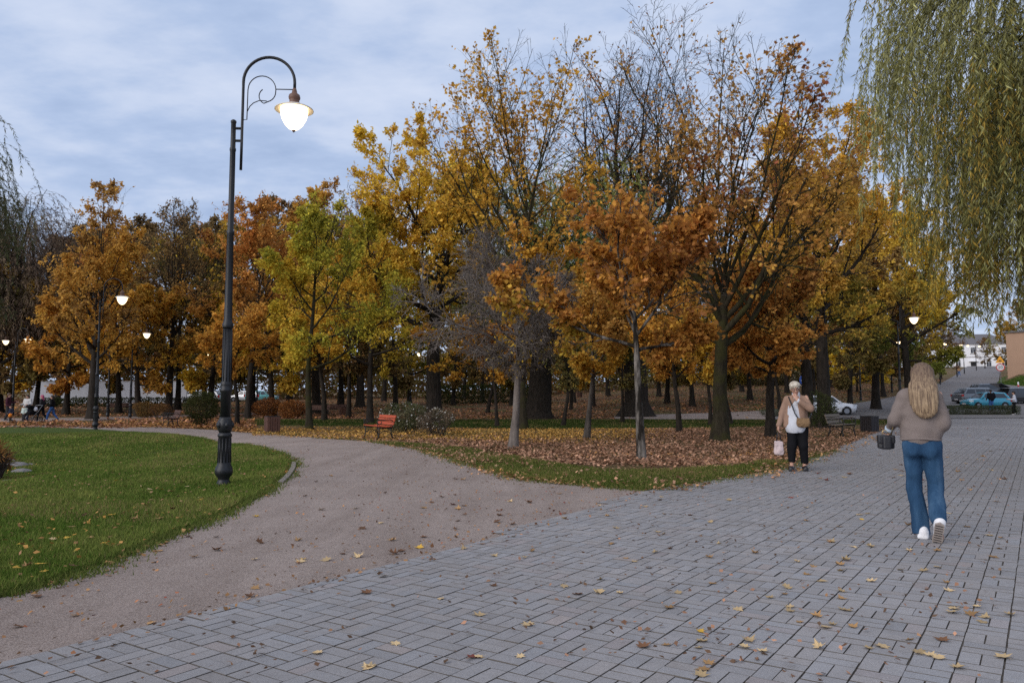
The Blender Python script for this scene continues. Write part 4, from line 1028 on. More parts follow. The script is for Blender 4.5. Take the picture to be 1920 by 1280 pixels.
# ------------------------------------------------------------------ benches and bins
M['wood_red'] = simple('red_bench_wood', (0.42, 0.075, 0.028), 0.55, 0, 0.4, 0.3, 7, 0.002)
M['wood_brown'] = simple('brown_bench_wood', (0.10, 0.045, 0.03), 0.6, 0, 0.4, 0.3, 7, 0.002)
M['wood_grey'] = simple('grey_bench_wood', (0.17, 0.135, 0.10), 0.7, 0, 0.3, 0.35, 7, 0.003)
def make_bench(loc, rz, wood, label, group=None):
    """faces local -y, length along x"""
    r = empty('park_bench', loc, rz, label, 'bench', group)
    L = 1.8
    mb = MB()
    for i in range(5): mb.box((0, -.36 + i * .098, .44 + .012 * abs(i - 2.2) ** 1.3), (L, .082, .032), rx=math.radians(-3), bev=.006)
    mb.build('seat', wood, r)
    mb = MB()
    for i in range(3): mb.box((0, .125 + i * .035, .55 + i * .115), (L, .03, .098), rx=math.radians(-16), bev=.006)
    mb.build('backrest', wood, r)
    for s in (-1, 1):
        x = s * .78; mb = MB()
        mb.tube([(x, -.40, 0), (x, -.37, .12), (x, -.34, .30), (x, -.38, .42)], [.024, .02, .018, .022], 8)
        mb.tube([(x, .16, 0), (x, .10, .14), (x, .06, .30), (x, .09, .42), (x, .15, .60), (x, .225, .86)], [.026, .022, .02, .022, .02, .018], 8)
        mb.tube([(x, -.38, .415), (x, -.15, .40), (x, .09, .415)], .02, 8)
        # arched brace between the legs
        mb.tube([(x, -.35, .22)] + [(x, -.14 + .21 * math.cos(a), .14 + .17 * math.sin(a)) for a in np.linspace(PI * .95, .05 * PI, 9)] + [(x, .08, .2)], .014, 6)
        mb.build('bench_end', M['iron_bench'], r, True)
        mb = MB()
        mb.tube([(x, .155, .64), (x, .02, .685), (x, -.18, .675), (x, -.34, .68)] + [(x, -.34 + .075 * math.sin(a), .605 + .075 * math.cos(a)) for a in np.linspace(-.3, -4.9, 12)], .017, 8)
        mb.tube([(x, -.385, .44), (x, -.40, .52), (x, -.395, .60)], .016, 8)
        mb.build('armrest', M['iron_bench'], r, True)
    return r
BENCH = 'park benches'
b0 = make_bench(base(716, 823), math.radians(-63), M['wood_red'], 'bright red slatted bench with black iron ends at the gravel path', BENCH)
gb = make_bench(base(1572, 819), math.radians(52), M['wood_grey'], 'weathered grey bench beside the paving, near the older woman', BENCH)
bb = make_bench(base(325, 800), math.radians(-58), M['wood_brown'], 'dark brown bench in front of the dark green shrub', BENCH)
copy_tree(bb, base(222, 773), math.radians(8), 'brown bench behind the second lamp, by the brown bushes', BENCH)
copy_tree(bb, base(598, 779), math.radians(-20), 'left one of the two far red brown benches', BENCH)
copy_tree(bb, base(632, 777), math.radians(25), 'right one of the two far red brown benches, next to a bin', BENCH)
def make_bin(loc, rz, wood, label, s=1.0, group='litter bins'):
    r = empty('litter_bin', loc, rz, label, 'bin', group, s)
    mb = MB()
    for k in range(4):
        a = k * PI / 2
        for i in range(5):
            u = -.2 + i * .1; mb.box((.25 * math.cos(a) - u * math.sin(a), .25 * math.sin(a) + u * math.cos(a), .36), (.024, .085, .6), rz=a, bev=.004)
    mb.build('slat_panel', wood, r)
    m = MB(); m.box((0, 0, .33), (.44, .44, .54)); m.build('liner', M['iron_bench'], r)
    m = MB()
    for k in range(4):
        a = k * PI / 2; m.box((.235 * math.cos(a), .235 * math.sin(a), .672), (.05, .52 - (.1 if k % 2 else 0), .03), rz=a, bev=.004)
    m.build('rim', M['iron_bench'], r)
    return r
M['bin_dark'] = simple('bin_dark', (0.022, 0.017, 0.018), 0.55, 0, .4, .4, 9)
n0 = make_bin(base(510, 811), math.radians(33), M['wood_brown'], 'red brown slatted bin between the tall lamp and the red bench')
dk = make_bin(base(1631, 811), math.radians(30), M['bin_dark'], 'black square bin at the right end of the grey bench')
copy_tree(n0, base(850, 753), .3, 'small far bin behind the rose bush', 'litter bins')
copy_tree(n0, base(1087, 745), .9, 'small far bin on the slope right of the willow trunk', 'litter bins')
copy_tree(n0, base(644, 778), .5, 'far dark bin beside the right far bench', 'litter bins')

# ------------------------------------------------------------------ bushes
def bush(name, loc, rx, ry, h, n, size, colours, label, cat='bush', shape='oval', box=False, stems=16, blossom=None, clump=1.6, cthr=.33, group=None, seed=1, barkm='twig', rz=0.0):
    rng = np.random.default_rng(seed)
    r = empty(name, loc, rz, label, cat, group)
    a = rng.uniform(0, 2 * PI, stems); q = rng.random(stems) ** .5 * .45
    p0 = np.c_[np.cos(a) * q * rx, np.sin(a) * q * ry, np.full(stems, -.05)]
    d0 = unit(np.c_[np.cos(a) * q * rx * 1.4, np.sin(a) * q * ry * 1.4, np.full(stems, h * .9)])
    L = np.full(stems, h * .95) * rng.uniform(.7, 1.0, stems)
    p1, q1 = grow(rng, p0, d0, L, np.full(stems, .012), np.full(stems, .004), 6, .10, .0)
    P2 = spawn(rng, p1, q1, L, 7, .2, .7, .2, .5, .7); p2, q2 = grow(rng, P2[0], P2[1], P2[2], P2[3], np.full(len(P2[2]), .002), 4, .14, .0)
    V, Q = join_tubes([(p1, q1, 5), (p2, q2, 3)])
    me = np_mesh(name + '_stem', V, Q, np.full(len(Q), 4)); finish('stem', me, M[barkm], r, True)
    u = rng.uniform(-1, 1, (n * 3, 3)); 
    if box:
        e = np.max(np.abs(u), axis=1); u = u * (1 + .0 * e[:, None])
        sh = .93 + .14 * vnoise(u * np.array([rx, ry, h]) + seed, 1.5); keep = (e < sh) & (rng.random(len(u)) < .15 + .85 * e ** 3)
    else:
        e = np.linalg.norm(u, axis=1); sh = .72 + .5 * vnoise(unit(u) + seed, 1.9); keep = (e < sh) & (rng.random(len(u)) < .25 + .75 * (e / sh) ** 2)
    u = u[keep]; p = np.c_[u[:, 0] * rx, u[:, 1] * ry, (u[:, 2] * .5 + .53) * h]
    p = p[(vnoise(p + seed, clump) > cthr)][:n]
    me = leaf_mesh(name + '_foliage', rng, p, size, shape, pal(rng, p, colours, freq=1.2, seed=seed), .3, .5, unit(p - np.array([0, 0, h * .4]))); me.materials.append(M['leaf'])
    o = bpy.data.objects.new('foliage', me); COL.objects.link(o); o.parent = r
    if blossom:
        k = rng.choice(len(p), blossom[0]); pb = p[k] * np.array([1.05, 1.05, 1.03])
        me = leaf_mesh(name + '_blossom', rng, pb, blossom[1], 'maple', np.tile(np.array(blossom[2]), (len(pb), 1)) * rng.uniform(.7, 1.1, (len(pb), 1)), 0, .4, unit(p[k] - np.array([0, 0, h * .4]))); me.materials.append(M['leaf'])
        o = bpy.data.objects.new('blossom', me); COL.objects.link(o); o.parent = r; o['kind'] = 'stuff'
    return r
bush('rose_bush', base(757, 812), 1.05, .7, 1.25, 5200, .075, ((.07, .09, .035), (.12, .14, .07), (.2, .17, .1)), 'flowering rose bush with small white blossoms right behind the red bench', blossom=(170, .07, (.75, .73, .68)), seed=5, cthr=.36)
bush('rose_bush', base(818, 816), .75, .6, 1.0, 2600, .07, ((.14, .12, .07), (.2, .15, .11), (.1, .11, .05)), 'thin brownish rose bush with pale blossoms right of the fuller one', blossom=(110, .065, (.7, .66, .6)), seed=6, cthr=.44, stems=24)
bush('shrub', base(379, 798), .95, .8, 1.75, 6500, .08, ((.05, .065, .022), (.075, .085, .03), (.11, .10, .04)), 'dark green shrub beside the brown bench left of the tall lamp', seed=7)
bush('orange_bush', base(500, 783), 1.15, .8, 1.45, 3600, .11, ((.28, .13, .04), (.38, .20, .05), (.22, .11, .05)), 'clipped orange bush left of the lime tree trunk', seed=8, group='orange bushes', cthr=.28)
bush('orange_bush', base(548, 784), .95, .8, 1.3, 3000, .11, ((.28, .12, .04), (.34, .17, .05), (.22, .10, .05)), 'clipped orange bush directly behind the lime tree trunk', seed=9, group='orange bushes', cthr=.28)
bush('brown_bush', base(272, 783), 1.1, .8, 1.2, 2400, .1, ((.18, .09, .05), (.26, .13, .05), (.12, .08, .04)), 'low rusty bush right of the third lamp', seed=10, group='rusty bushes')
bush('brown_bush', base(304, 784), .9, .8, 1.1, 2000, .1, ((.16, .09, .05), (.24, .12, .05), (.12, .08, .04)), 'low rusty bush behind the dark brown bench', seed=12, group='rusty bushes')
bush('shrub', base(1528, 805), 1.0, .7, 1.7, 5600, .075, ((.04, .055, .018), (.07, .08, .03), (.10, .095, .04)), 'dark leafy shrub at the foot of the thick tree behind the grey bench', seed=13, cthr=.36)
bush('mound_bush', base(1450, 781), 1.0, .7, .55, 2000, .07, ((.09, .11, .06), (.13, .14, .09)), 'low grey green mound beside the rust orange maple', seed=14)
bush('clipped_hedge', base(1842, 778), 2.75, .45, .72, 15000, .06, ((.05, .065, .03), (.085, .10, .05), (.13, .14, .09)), 'long low clipped hedge in front of the parked cars', 'hedge', box=True, seed=15, stems=60, cthr=.12)
bush('hedge', P(905, 96), 7.0, 1.0, 2.2, 6000, .24, ((.045, .06, .022), (.07, .085, .03)), 'dark green hedge on the far slope behind the low yellow maple', 'hedge', box=True, seed=16, cthr=.1)
bush('hedge', P(245, 84), 9.0, 1.0, 1.0, 6000, .2, ((.03, .036, .016), (.05, .052, .022)), 'dark low hedge at the foot of the pale wall', 'hedge', box=True, seed=17, cthr=.1)
bush('hedge', P(1480, 112), 9.0, 1.0, 1.8, 6000, .26, ((.05, .045, .02), (.075, .06, .03)), 'brown hedge high on the slope over the older woman', 'hedge', box=True, seed=18, cthr=.1)
bush('reed_clump', base(-16, 903), .26, .6, .9, 1500, .2, ((.26, .12, .05), (.34, .17, .06), (.20, .10, .05)), 'brown reeds at the left edge of the lawn', 'reeds', shape='willow', seed=19, stems=60)
# stones by the water's edge
M['rock'] = simple('rock', (0.21, 0.20, 0.20), 0.95, 0, .2, .4, 5, .03)
def rock(loc, s, label, seed):
    rng = np.random.default_rng(seed); bm = bmesh.new(); bmesh.ops.create_icosphere(bm, subdivisions=4, radius=1.0)
    for v in bm.verts:
        p = np.array(v.co); k = .75 + .5 * vnoise(p + seed, 1.1) + .14 * vnoise(p + seed, 4.0)
        v.co = Vector((p[0] * s[0] * k, p[1] * s[1] * k, p[2] * s[2] * k))
    me = bpy.data.meshes.new('rock'); bm.to_mesh(me); bm.free()
    o = finish('rock', me, M['rock'], None, True); o.location = loc; tag(o, label, 'rock', 'stones at the lawn edge')
for i, (px, py, s, lab) in enumerate([(12, 866, (.30, .22, .16), 'pale stone right beside the brown reeds'), (30, 875, (.34, .26, .15), 'largest pale stone in the lawn hollow'), (40, 886, (.26, .2, .12), 'flat pale stone at the front of the lawn hollow'), (14, 906, (.22, .18, .10), 'low stone below the brown reeds'), (60, 872, (.18, .14, .07), 'small half buried stone right of the others')]):
    b = base(px, py); rock((b[0], b[1], b[2] - .02), tuple(q_ * .95 for q_ in s), lab, 40 + i)

# ------------------------------------------------------------------ walls, house, signs
M['plaster'] = simple('pale_plaster', (0.42, 0.43, 0.47), 0.9, 0, .2, .12, 1.5, .005)
M['white_wall'] = simple('white_plaster', (0.80, 0.80, 0.82), 0.85, 0, .2, .06, .5)
M['roof'] = simple('roof_tiles', (0.14, 0.135, 0.145), 0.8, 0, .3, .3, 3)
M['pane'] = simple('window_pane', (0.03, 0.032, 0.04), 0.15, 0, .6, .3, 1)
M['white_paint'] = simple('white_paint', (0.75, 0.75, 0.75), 0.5, 0, .4, .05)
M['tan_wall'] = simple('tan_wall', (0.40, 0.26, 0.18), 0.9, 0, .2, .15, .6, .01)
r = empty('park_wall', (0, 0, 0), 0, 'pale grey wall behind the tree trunks at the far left', 'wall')
for pa, pb in ((60, 205), (205, 352)):
    a, b = P(pa, 99), P(pb, 99); mb = MB(); L_ = b[0] - a[0]
    mb.box(((a[0] + b[0]) / 2, 99, (a[2] + b[2]) / 2 + 1.25), (L_ - .02, .3, 3.1)); mb.build('wall_panel', M['plaster'], r)
mb = MB(); a, b = P(60, 99), P(352, 99); mb.box(((a[0] + b[0]) / 2, 99, (a[2] + b[2]) / 2 + 2.84), (b[0] - a[0] + .1, .42, .08)); mb.build('coping', M['kerb'], r)

def house(loc, rz, w, h, dep, cols, label, roof_h=3.4, storeys=2, s_w=1.25):
    r = empty('white_house', loc, rz, label, 'house')
    wl_ = MB(); wl_.box((0, dep / 2, h / 2), (w, dep, h)); wl_.build('wall', M['white_wall'], r)
    mb = MB(); o_ = .5
    v = [(-w / 2 - o_, -o_, h + .01), (w / 2 + o_, -o_, h + .01), (w / 2 + o_, dep + o_, h + .01), (-w / 2 - o_, dep + o_, h + .01), (-w / 2 + dep * .42, dep / 2, h + roof_h), (w / 2 - dep * .42, dep / 2, h + roof_h)]
    mb.v = v; mb.f = [(0, 1, 5, 4), (1, 2, 5), (2, 3, 4, 5), (3, 0, 4), (3, 2, 1, 0)]
    rf = mb.build('roof', M['roof'], r)
    m = MB(); m.box((-w * .22, dep * .5, h + roof_h), (.7, .7, 1.6)); m.build('chimney', M['tan_wall'], rf)
    m = MB(); m.box((0, -.06, h - .15), (w + .3, .12, .3)); m.build('cornice', M['white_wall'], r)
    m = MB(); m.box((0, -.05, h / 2 + .05), (w + .1, .10, .16)); m.build('string_course', M['kerb'], r)
    sh = h / storeys
    for k in range(storeys):
        for i in range(cols):
            x = -w / 2 + w * (i + .5) / cols; z = k * sh + sh * .52
            if k == 0 and i == cols // 2:
                f = MB(); f.box((x, -.05, 1.25), (1.5, .1, 2.5)); dr = f.build('door', M['iron_bench'], r)
                f = MB(); f.box((x, -.5, 2.75), (2.6, 1.0, .14)); f.build('canopy', M['white_paint'], r); continue
            f = MB(); f.box((x, -.03, z), (s_w + .3, .06, 2.0)); wd = f.build('window', M['white_paint'], r)
            for sx in (-1, 1): 
                g = MB(); g.box((x + sx * s_w * .27, -.068, z - .2), (s_w * .46, .02, 1.25)); g.build('pane', M['pane'], wd)
            g = MB(); g.box((x, -.068, z + .68), (s_w, .02, .36)); g.build('pane', M['pane'], wd)
            g = MB(); g.box((x, -.10, z - 1.06), (s_w + .5, .2, .1)); g.build('sill', M['kerb'], wd)
    return r
hp = P(1826, 236); house((hp[0], hp[1], hp[2] - .9), math.radians(-14), 21, 8.0, 10, 5, 'white two storey house with dark windows at the end of the road')
hp = P(1752, 250); house((hp[0], hp[1], hp[2] + .2), math.radians(-10), 9, 6.4, 8, 3, 'smaller white house half hidden by the avenue trees', 3.0)
def tan_building():
    a = P(1889, 129); r = empty('tan_building', (a[0], a[1], a[2] - .3), math.radians(-38), 'tan windowless building over the grass bank at the right edge', 'building')
    m = MB(); m.box((8, 5, 4.0), (16, 10, 8.0)); m.build('wall', M['tan_wall'], r)
    m = MB(); m.box((8, 5, 8.12), (16.6, 10.6, .22)); m.build('roof', M['roof'], r)
    m = MB(); m.box((8, 5, .2), (16.1, 10.1, .4)); m.build('plinth', M['kerb'], r)
tan_building()

def text_mesh(name, body, size, mat, parent, loc, rot, ext=.003):
    cu = bpy.data.curves.new(name, 'FONT'); cu.body = body; cu.size = size; cu.align_x = 'CENTER'; cu.align_y = 'CENTER'; cu.extrude = ext
    tmp = bpy.data.objects.new(name, cu); COL.objects.link(tmp)
    dg = bpy.context.evaluated_depsgraph_get(); me = bpy.data.meshes.new_from_object(tmp.evaluated_get(dg)); bpy.data.objects.remove(tmp)
    o = finish(name, me, mat, parent); o.location = loc; o.rotation_euler = rot; return o
M['sign_red'] = simple('sign_red', (0.55, 0.03, 0.03), .4, 0, .4, .05); M['sign_yellow'] = simple('sign_yellow', (0.85, 0.38, 0.02), .4, 0, .4, .05)
M['sign_blue'] = simple('sign_blue', (0.02, 0.085, 0.42), .4, 0, .4, .05); M['black'] = simple('black', (0.012, 0.012, 0.012), .5, 0, .4, .1)
M['steel'] = simple('galvanised_steel', (0.30, 0.31, 0.32), .45, .6, .5, .2, 10)
def disc(mb, r, y, th=.012, n=32, c=(0, 0)):
    return mb.prism([(c[0] + r * math.cos(2 * PI * k / n), c[1] + r * math.sin(2 * PI * k / n)) for k in range(n)], y - th / 2, y + th / 2)
q = P(1876, 113.2); r = empty('road_sign', q, math.radians(-30), 'steel pole with a yellow warning triangle over a round 20 speed limit sign', 'road sign')
MB().tube([(0, .03, -.3), (0, .03, 4.25)], .035, 8).build('pole', M['steel'], r)
sg = disc(MB(), .56, -.02, n=40); sg = sg.build('speed_sign', M['sign_red'], r); sg.location = (0, 0, 2.55)
w_ = disc(MB(), .44, -.032, n=40).build('sign_face', M['white_paint'], sg)
text_mesh('number', '20', .62, M['black'], sg, (0, -.042, 0), (PI / 2, 0, 0))
tri = MB().prism([(-.60, -.45), (.60, -.45), (0, .60)], -.03, -.01).build('warning_sign', M['sign_yellow'], r); tri.location = (0, 0, 3.65)
MB().prism([(-.24, -.22), (-.14, -.08), (0, -.03), (.14, -.08), (.24, -.22)], -.04, -.031).build('hump_symbol', M['black'], tri)
q = P(1504, 51); r = empty('road_sign', q, math.radians(32), 'blue round sign with a white bar on a pole between the dark trunks', 'road sign')
MB().tube([(0, .03, -.3), (0, .03, 2.95)], .03, 8).build('pole', M['steel'], r)
sg = disc(MB(), .32, -.02).build('sign_face', M['sign_blue'], r); sg.location = (0, 0, 2.62)
MB().box((0, -.03, -.02), (.36, .01, .07)).build('white_bar', M['white_paint'], sg)
q = P(1638, 79.5); r = empty('fire_hydrant', q, 0.3, 'red standing fire hydrant on the grass strip beyond the road', 'hydrant')
MB().lathe([(.16, -.05), (.16, .06), (.11, .09), (.105, .75), (.13, .78), (.13, .84), (.11, .88), (.06, .98), (.04, 1.04)], 16).build('body', M['sign_red'], r, True)
for s in (-1, 1): MB().tube([(s * .09, 0, .66), (s * .19, 0, .66)], .05, 10).build('outlet', M['sign_red'], r)
q = P(1908, 97); r = empty('bollard', q, 0, 'white post with a grey band at the right road edge', 'bollard')
MB().lathe([(.09, -.05), (.09, 1.0), (.06, 1.08)], 12).build('post', M['white_paint'], r, True); MB().lathe([(.094, .45), (.094, .7)], 12).build('band', M['sign_red'], r, True)

# ------------------------------------------------------------------ cars
M['tyre'] = simple('tyre', (0.015, 0.015, 0.016), .85, 0, .3, .2, 20); M['rim'] = simple('alloy', (0.30, 0.31, 0.33), .35, .8, .5, .1)
M['car_glass'] = simple('car_glass', (0.02, 0.026, 0.034), .06, 0, .8, .1); M['tail'] = simple('tail_lamp', (0.45, 0.015, 0.012), .2, 0, .6, .1); M['head'] = simple('head_lamp', (0.7, 0.72, 0.75), .15, .2, .7, .05)
M['trim'] = simple('black_trim', (0.018, 0.018, 0.02), .5, 0, .4, .2)
def paint(name, c): return simple(name, c, .28, .25, .6, .08, 2, 0, coat=.7)
CAR = 'parked cars'
def make_car(loc, rz, label, col, L=4.6, W=1.8, H=1.48, kind='wagon', open_boot=False):
    r = empty('parked_car', loc, rz, label, 'car', CAR)
    hw = W / 2; nose, tail = L / 2, -L / 2
    belt = H * .63; hood = H * .60
    # greenhouse outline (side view): windscreen foot, roof front, roof rear, rear foot
    wf, rf_ = nose - L * .255, nose - L * .40
    rr_, rb = (tail + L * .13, tail + L * .035) if kind != 'sedan' else (tail + L * .30, tail + L * .16)
    st = [(nose, .34, hood * .72, hw * .72), (nose - .10, .24, hood * .86, hw * .86), (nose - .35, .19, hood * .94, hw * .96), (nose - L * .17, .18, hood * 1.0, hw), (wf, .18, belt * 1.0, hw),
          (0, .18, belt * 1.01, hw), (tail + L * .25, .18, belt * 1.02, hw), (tail + .35, .20, belt * 1.02, hw * .97), (tail + .10, .26, belt * .99, hw * .90), (tail, .36, belt * .92, hw * .80)]
    V, Fc = [], []
    for (x, z0, z1, w) in st:
        sec = [(w * .86, z0), (w * .97, z0 + .10), (w, (z0 + z1) / 2), (w * .985, z1 - .10), (w * .93, z1 - .015), (w * .80, z1 + .015), (0, z1 + .04)]
        sec = sec + [(-a, b) for a, b in sec[:-1][::-1]]
        V += [(x, a, b) for a, b in sec]
    m = 13
    for i in range(len(st) - 1):
        for j in range(m): Fc.append((i * m + j, i * m + (j + 1) % m, (i + 1) * m + (j + 1) % m, (i + 1) * m + j))
    Fc.append(tuple(range(m))[::-1]); Fc.append(tuple((len(st) - 1) * m + j for j in range(m)))
    g0 = len(V); bz = belt - .02; tw, bw = hw * .70, hw * .93
    pr = [(wf, bz), (rf_, H - .03), ((rf_ + rr_) / 2, H), (rr_, H - .05), (rb, bz)]
    for (x, z) in pr:
        k = (z - bz) / (H - bz); w = bw + (tw - bw) * k
        V += [(x, w, z - (.03 if k > .5 else 0)), (x, w * .86, z + (.012 if k > .5 else 0)), (x, -w * .86, z + (.012 if k > .5 else 0)), (x, -w, z - (.03 if k > .5 else 0))]
    for i in range(4):
        for j in range(3): Fc.append((g0 + i * 4 + j, g0 + i * 4 + j + 1, g0 + i * 4 + j + 5, g0 + i * 4 + j + 4))
    # side walls of the greenhouse
    Fc.append(tuple(g0 + i * 4 for i in range(5))); Fc.append(tuple(g0 + i * 4 + 3 for i in reversed(range(5))))
    me = bpy.data.meshes.new('body'); me.from_pydata(V, [], Fc); bm = bmesh.new(); bm.from_mesh(me); bmesh.ops.recalc_face_normals(bm, faces=bm.faces); bm.to_mesh(me); bm.free()
    body = finish('body', me, col, r, True)
    try: me.set_sharp_from_angle(angle=math.radians(38))
    except Exception: pass
    def sidept(x, z, s, o=.004):
        k = np.clip((z - bz) / (H - bz), 0, 1); w = bw + (tw - bw) * k; return (x, s * (w + o), z)
    for s in (-1, 1):
        zt = H - .12; lo = bz + .05
        fx = lambda z: wf + (rf_ - wf) * (z - bz) / (H - .03 - bz); bx = lambda z: rb + (rr_ - rb) * (z - bz) / (H - .05 - bz)
        spans = [(fx, lambda z: .05, 'door_window'), (lambda z: -.02, lambda z: tail + L * .30, 'door_window')]
        if kind == 'wagon': spans.append((lambda z: tail + L * .28, lambda z: bx(z) + .14, 'quarter_window'))
        else: spans[1] = (lambda z: -.02, lambda z: bx(z) + .22, 'door_window')
        for a_, b_, nm in spans:
            ins = .10 if a_ is fx else 0
            P4 = [sidept(a_(lo) - ins * 1.6, lo, s), sidept(a_(zt) - ins, zt, s), sidept(b_(zt), zt, s), sidept(b_(lo), lo, s)]
            link_mesh(nm, P4 + [(p[0], p[1] - s * .01, p[2]) for p in P4], [(0, 1, 2, 3), (7, 6, 5, 4), (0, 4, 5, 1), (1, 5, 6, 2), (2, 6, 7, 3), (3, 7, 4, 0)], M['car_glass'], r)
        mb = MB(); mb.box((wf - .18, s * (hw + .07), belt + .05), (.12, .16, .12), bev=.03); mb.build('mirror', col, r)
        mb = MB(); mb.box((nose - .22, s * hw * .72, hood * .80), (.34, .34, .13), rz=-s * .45, bev=.03); mb.build('headlight', M['head'], r)
        mb = MB(); mb.box((tail + .10, s * hw * .80, belt * .86), (.20, .22, .20 if kind == 'wagon' else .30), rz=s * .35, bev=.03); mb.build('tail_light', M['tail'], r)
    def slab(nm, a, b, wa, wb, mat, off):
        n_ = Vector((b[1] - a[1], 0, -(b[0] - a[0]))).normalized() * off
        if n_.z < 0: n_ = -n_
        v = [(a[0], -wa, a[1]), (a[0], wa, a[1]), (b[0], wb, b[1]), (b[0], -wb, b[1])]
        v2 = [tuple(Vector(p) + n_) for p in v]
        link_mesh(nm, v + v2, [(0, 1, 2, 3), (7, 6, 5, 4), (0, 4, 5, 1), (1, 5, 6, 2), (2, 6, 7, 3), (3, 7, 4, 0)], mat, r)
    slab('windscreen', (wf - .03, bz + .06), (rf_ + .03, H - .08), hw * .80, hw * .60, M['car_glass'], .022)
    if not open_boot: slab('rear_window', (rb + .03, bz + .10), (rr_ - .01, H - .12), hw * .78, hw * .58, M['car_glass'], .022)
    for sx in (1, -1):
        mb = MB(); mb.box(((nose - .05) if sx > 0 else (tail + .05), 0, .33), (.16, W * .74, .16), bev=.04); mb.build('bumper', M['trim'], r)
        mb = MB(); mb.box(((nose + .036) if sx > 0 else (tail - .036), 0, .46), (.012, .5, .11)); mb.build('number_plate', M['white_paint'], r)
    wr = .315 if L > 4 else .29
    for x in (nose - L * .185, tail + L * .19):
        for s in (-1, 1):
            prof = [(wr * .62, -.10), (wr * .94, -.10), (wr, -.06), (wr, .06), (wr * .94, .10), (wr * .62, .10)]
            m = MB(); b_ = 24
            for (q_, y_) in prof:
                for k in range(b_): m.v.append((x + q_ * math.cos(2 * PI * k / b_), s * (hw - .07) + y_, wr + q_ * math.sin(2 * PI * k / b_)))
            for i in range(len(prof)):
                i2 = (i + 1) % len(prof)
                for k in range(b_): m.f.append((i * b_ + k, i * b_ + (k + 1) % b_, i2 * b_ + (k + 1) % b_, i2 * b_ + k))
            wh = m.build('wheel', M['tyre'], r, True)
            m = MB(); disc(m, wr * .63, s * (hw - .07) + s * .075, .03, 20, (x, wr))
            rim = m.build('rim', M['rim'], wh)
            m = MB(); disc(m, wr * 1.13, s * (hw - .045), .085, 24, (x, wr + .01)); m.build('wheel_arch', M['trim'], r)
    if kind == 'wagon':
        for s in (-1, 1): MB().tube([(rf_ - .1, s * tw * .92, H + .02), (rf_ - .25, s * tw * .92, H + .055), (rr_ + .25, s * tw * .92, H + .045), (rr_ + .1, s * tw * .92, H + .0)], .016, 6).build('roof_rail', M['rim'], r)
    if open_boot:
        m = MB(); m.box((rr_ - .45, 0, H + .22), (1.0, W * .78, .07), ry=math.radians(22), bev=.02); m.build('tailgate', col, r)
        slab('boot_opening', (rb + .02, bz + .05), (rr_ - .01, H - .10), hw * .80, hw * .62, M['black'], .02)
    return r
white = paint('white_car_paint', (.72, .73, .75)); grey = paint('grey_car_paint', (.15, .17, .19)); dark = paint('dark_car_paint', (.045, .055, .07)); blue = paint('blue_car_paint', (.035, .30, .42)); blk = paint('black_car_paint', (.015, .016, .018)); silver = paint('silver_car_paint', (.45, .47, .5)); teal = paint('teal_car_paint', (.1, .35, .36))
make_car(P(1836, 72.5), math.radians(5), 'grey estate car with silver roof rails behind the blue hatchback', grey, 4.75, 1.85, 1.52)
make_car(P(1858, 81), math.radians(4), 'dark estate car parked furthest back, behind the grey estate', dark, 4.75, 1.85, 1.52)
make_car(P(1845, 66.5), math.radians(183), 'light blue small hatchback parked behind the low hedge', blue, 3.75, 1.66, 1.44, 'hatch')
make_car(P(1911, 73.0), math.radians(9), 'black car with its boot open beside the person in a white shirt', blk, 4.5, 1.82, 1.5, 'wagon', True)
make_car(P(1545, 60.0), math.radians(-9), 'white car half hidden behind the tree and the shrub', white, 4.3, 1.8, 1.5, 'hatch')
make_car(P(388, 104), math.radians(175), 'pale silver car seen between the trunks left of the tall lamp', silver, 4.4, 1.8, 1.5, 'hatch')
make_car(P(366, 112), math.radians(178), 'white far car behind the pale silver one', white, 4.4, 1.8, 1.5, 'hatch')
make_car(P(462, 108), math.radians(176), 'white far car just right of the tall lamp post', white, 4.4, 1.8, 1.5, 'hatch')
make_car(P(492, 108), math.radians(3), 'teal far car right of the tall lamp post', teal, 4.4, 1.8, 1.5, 'hatch')
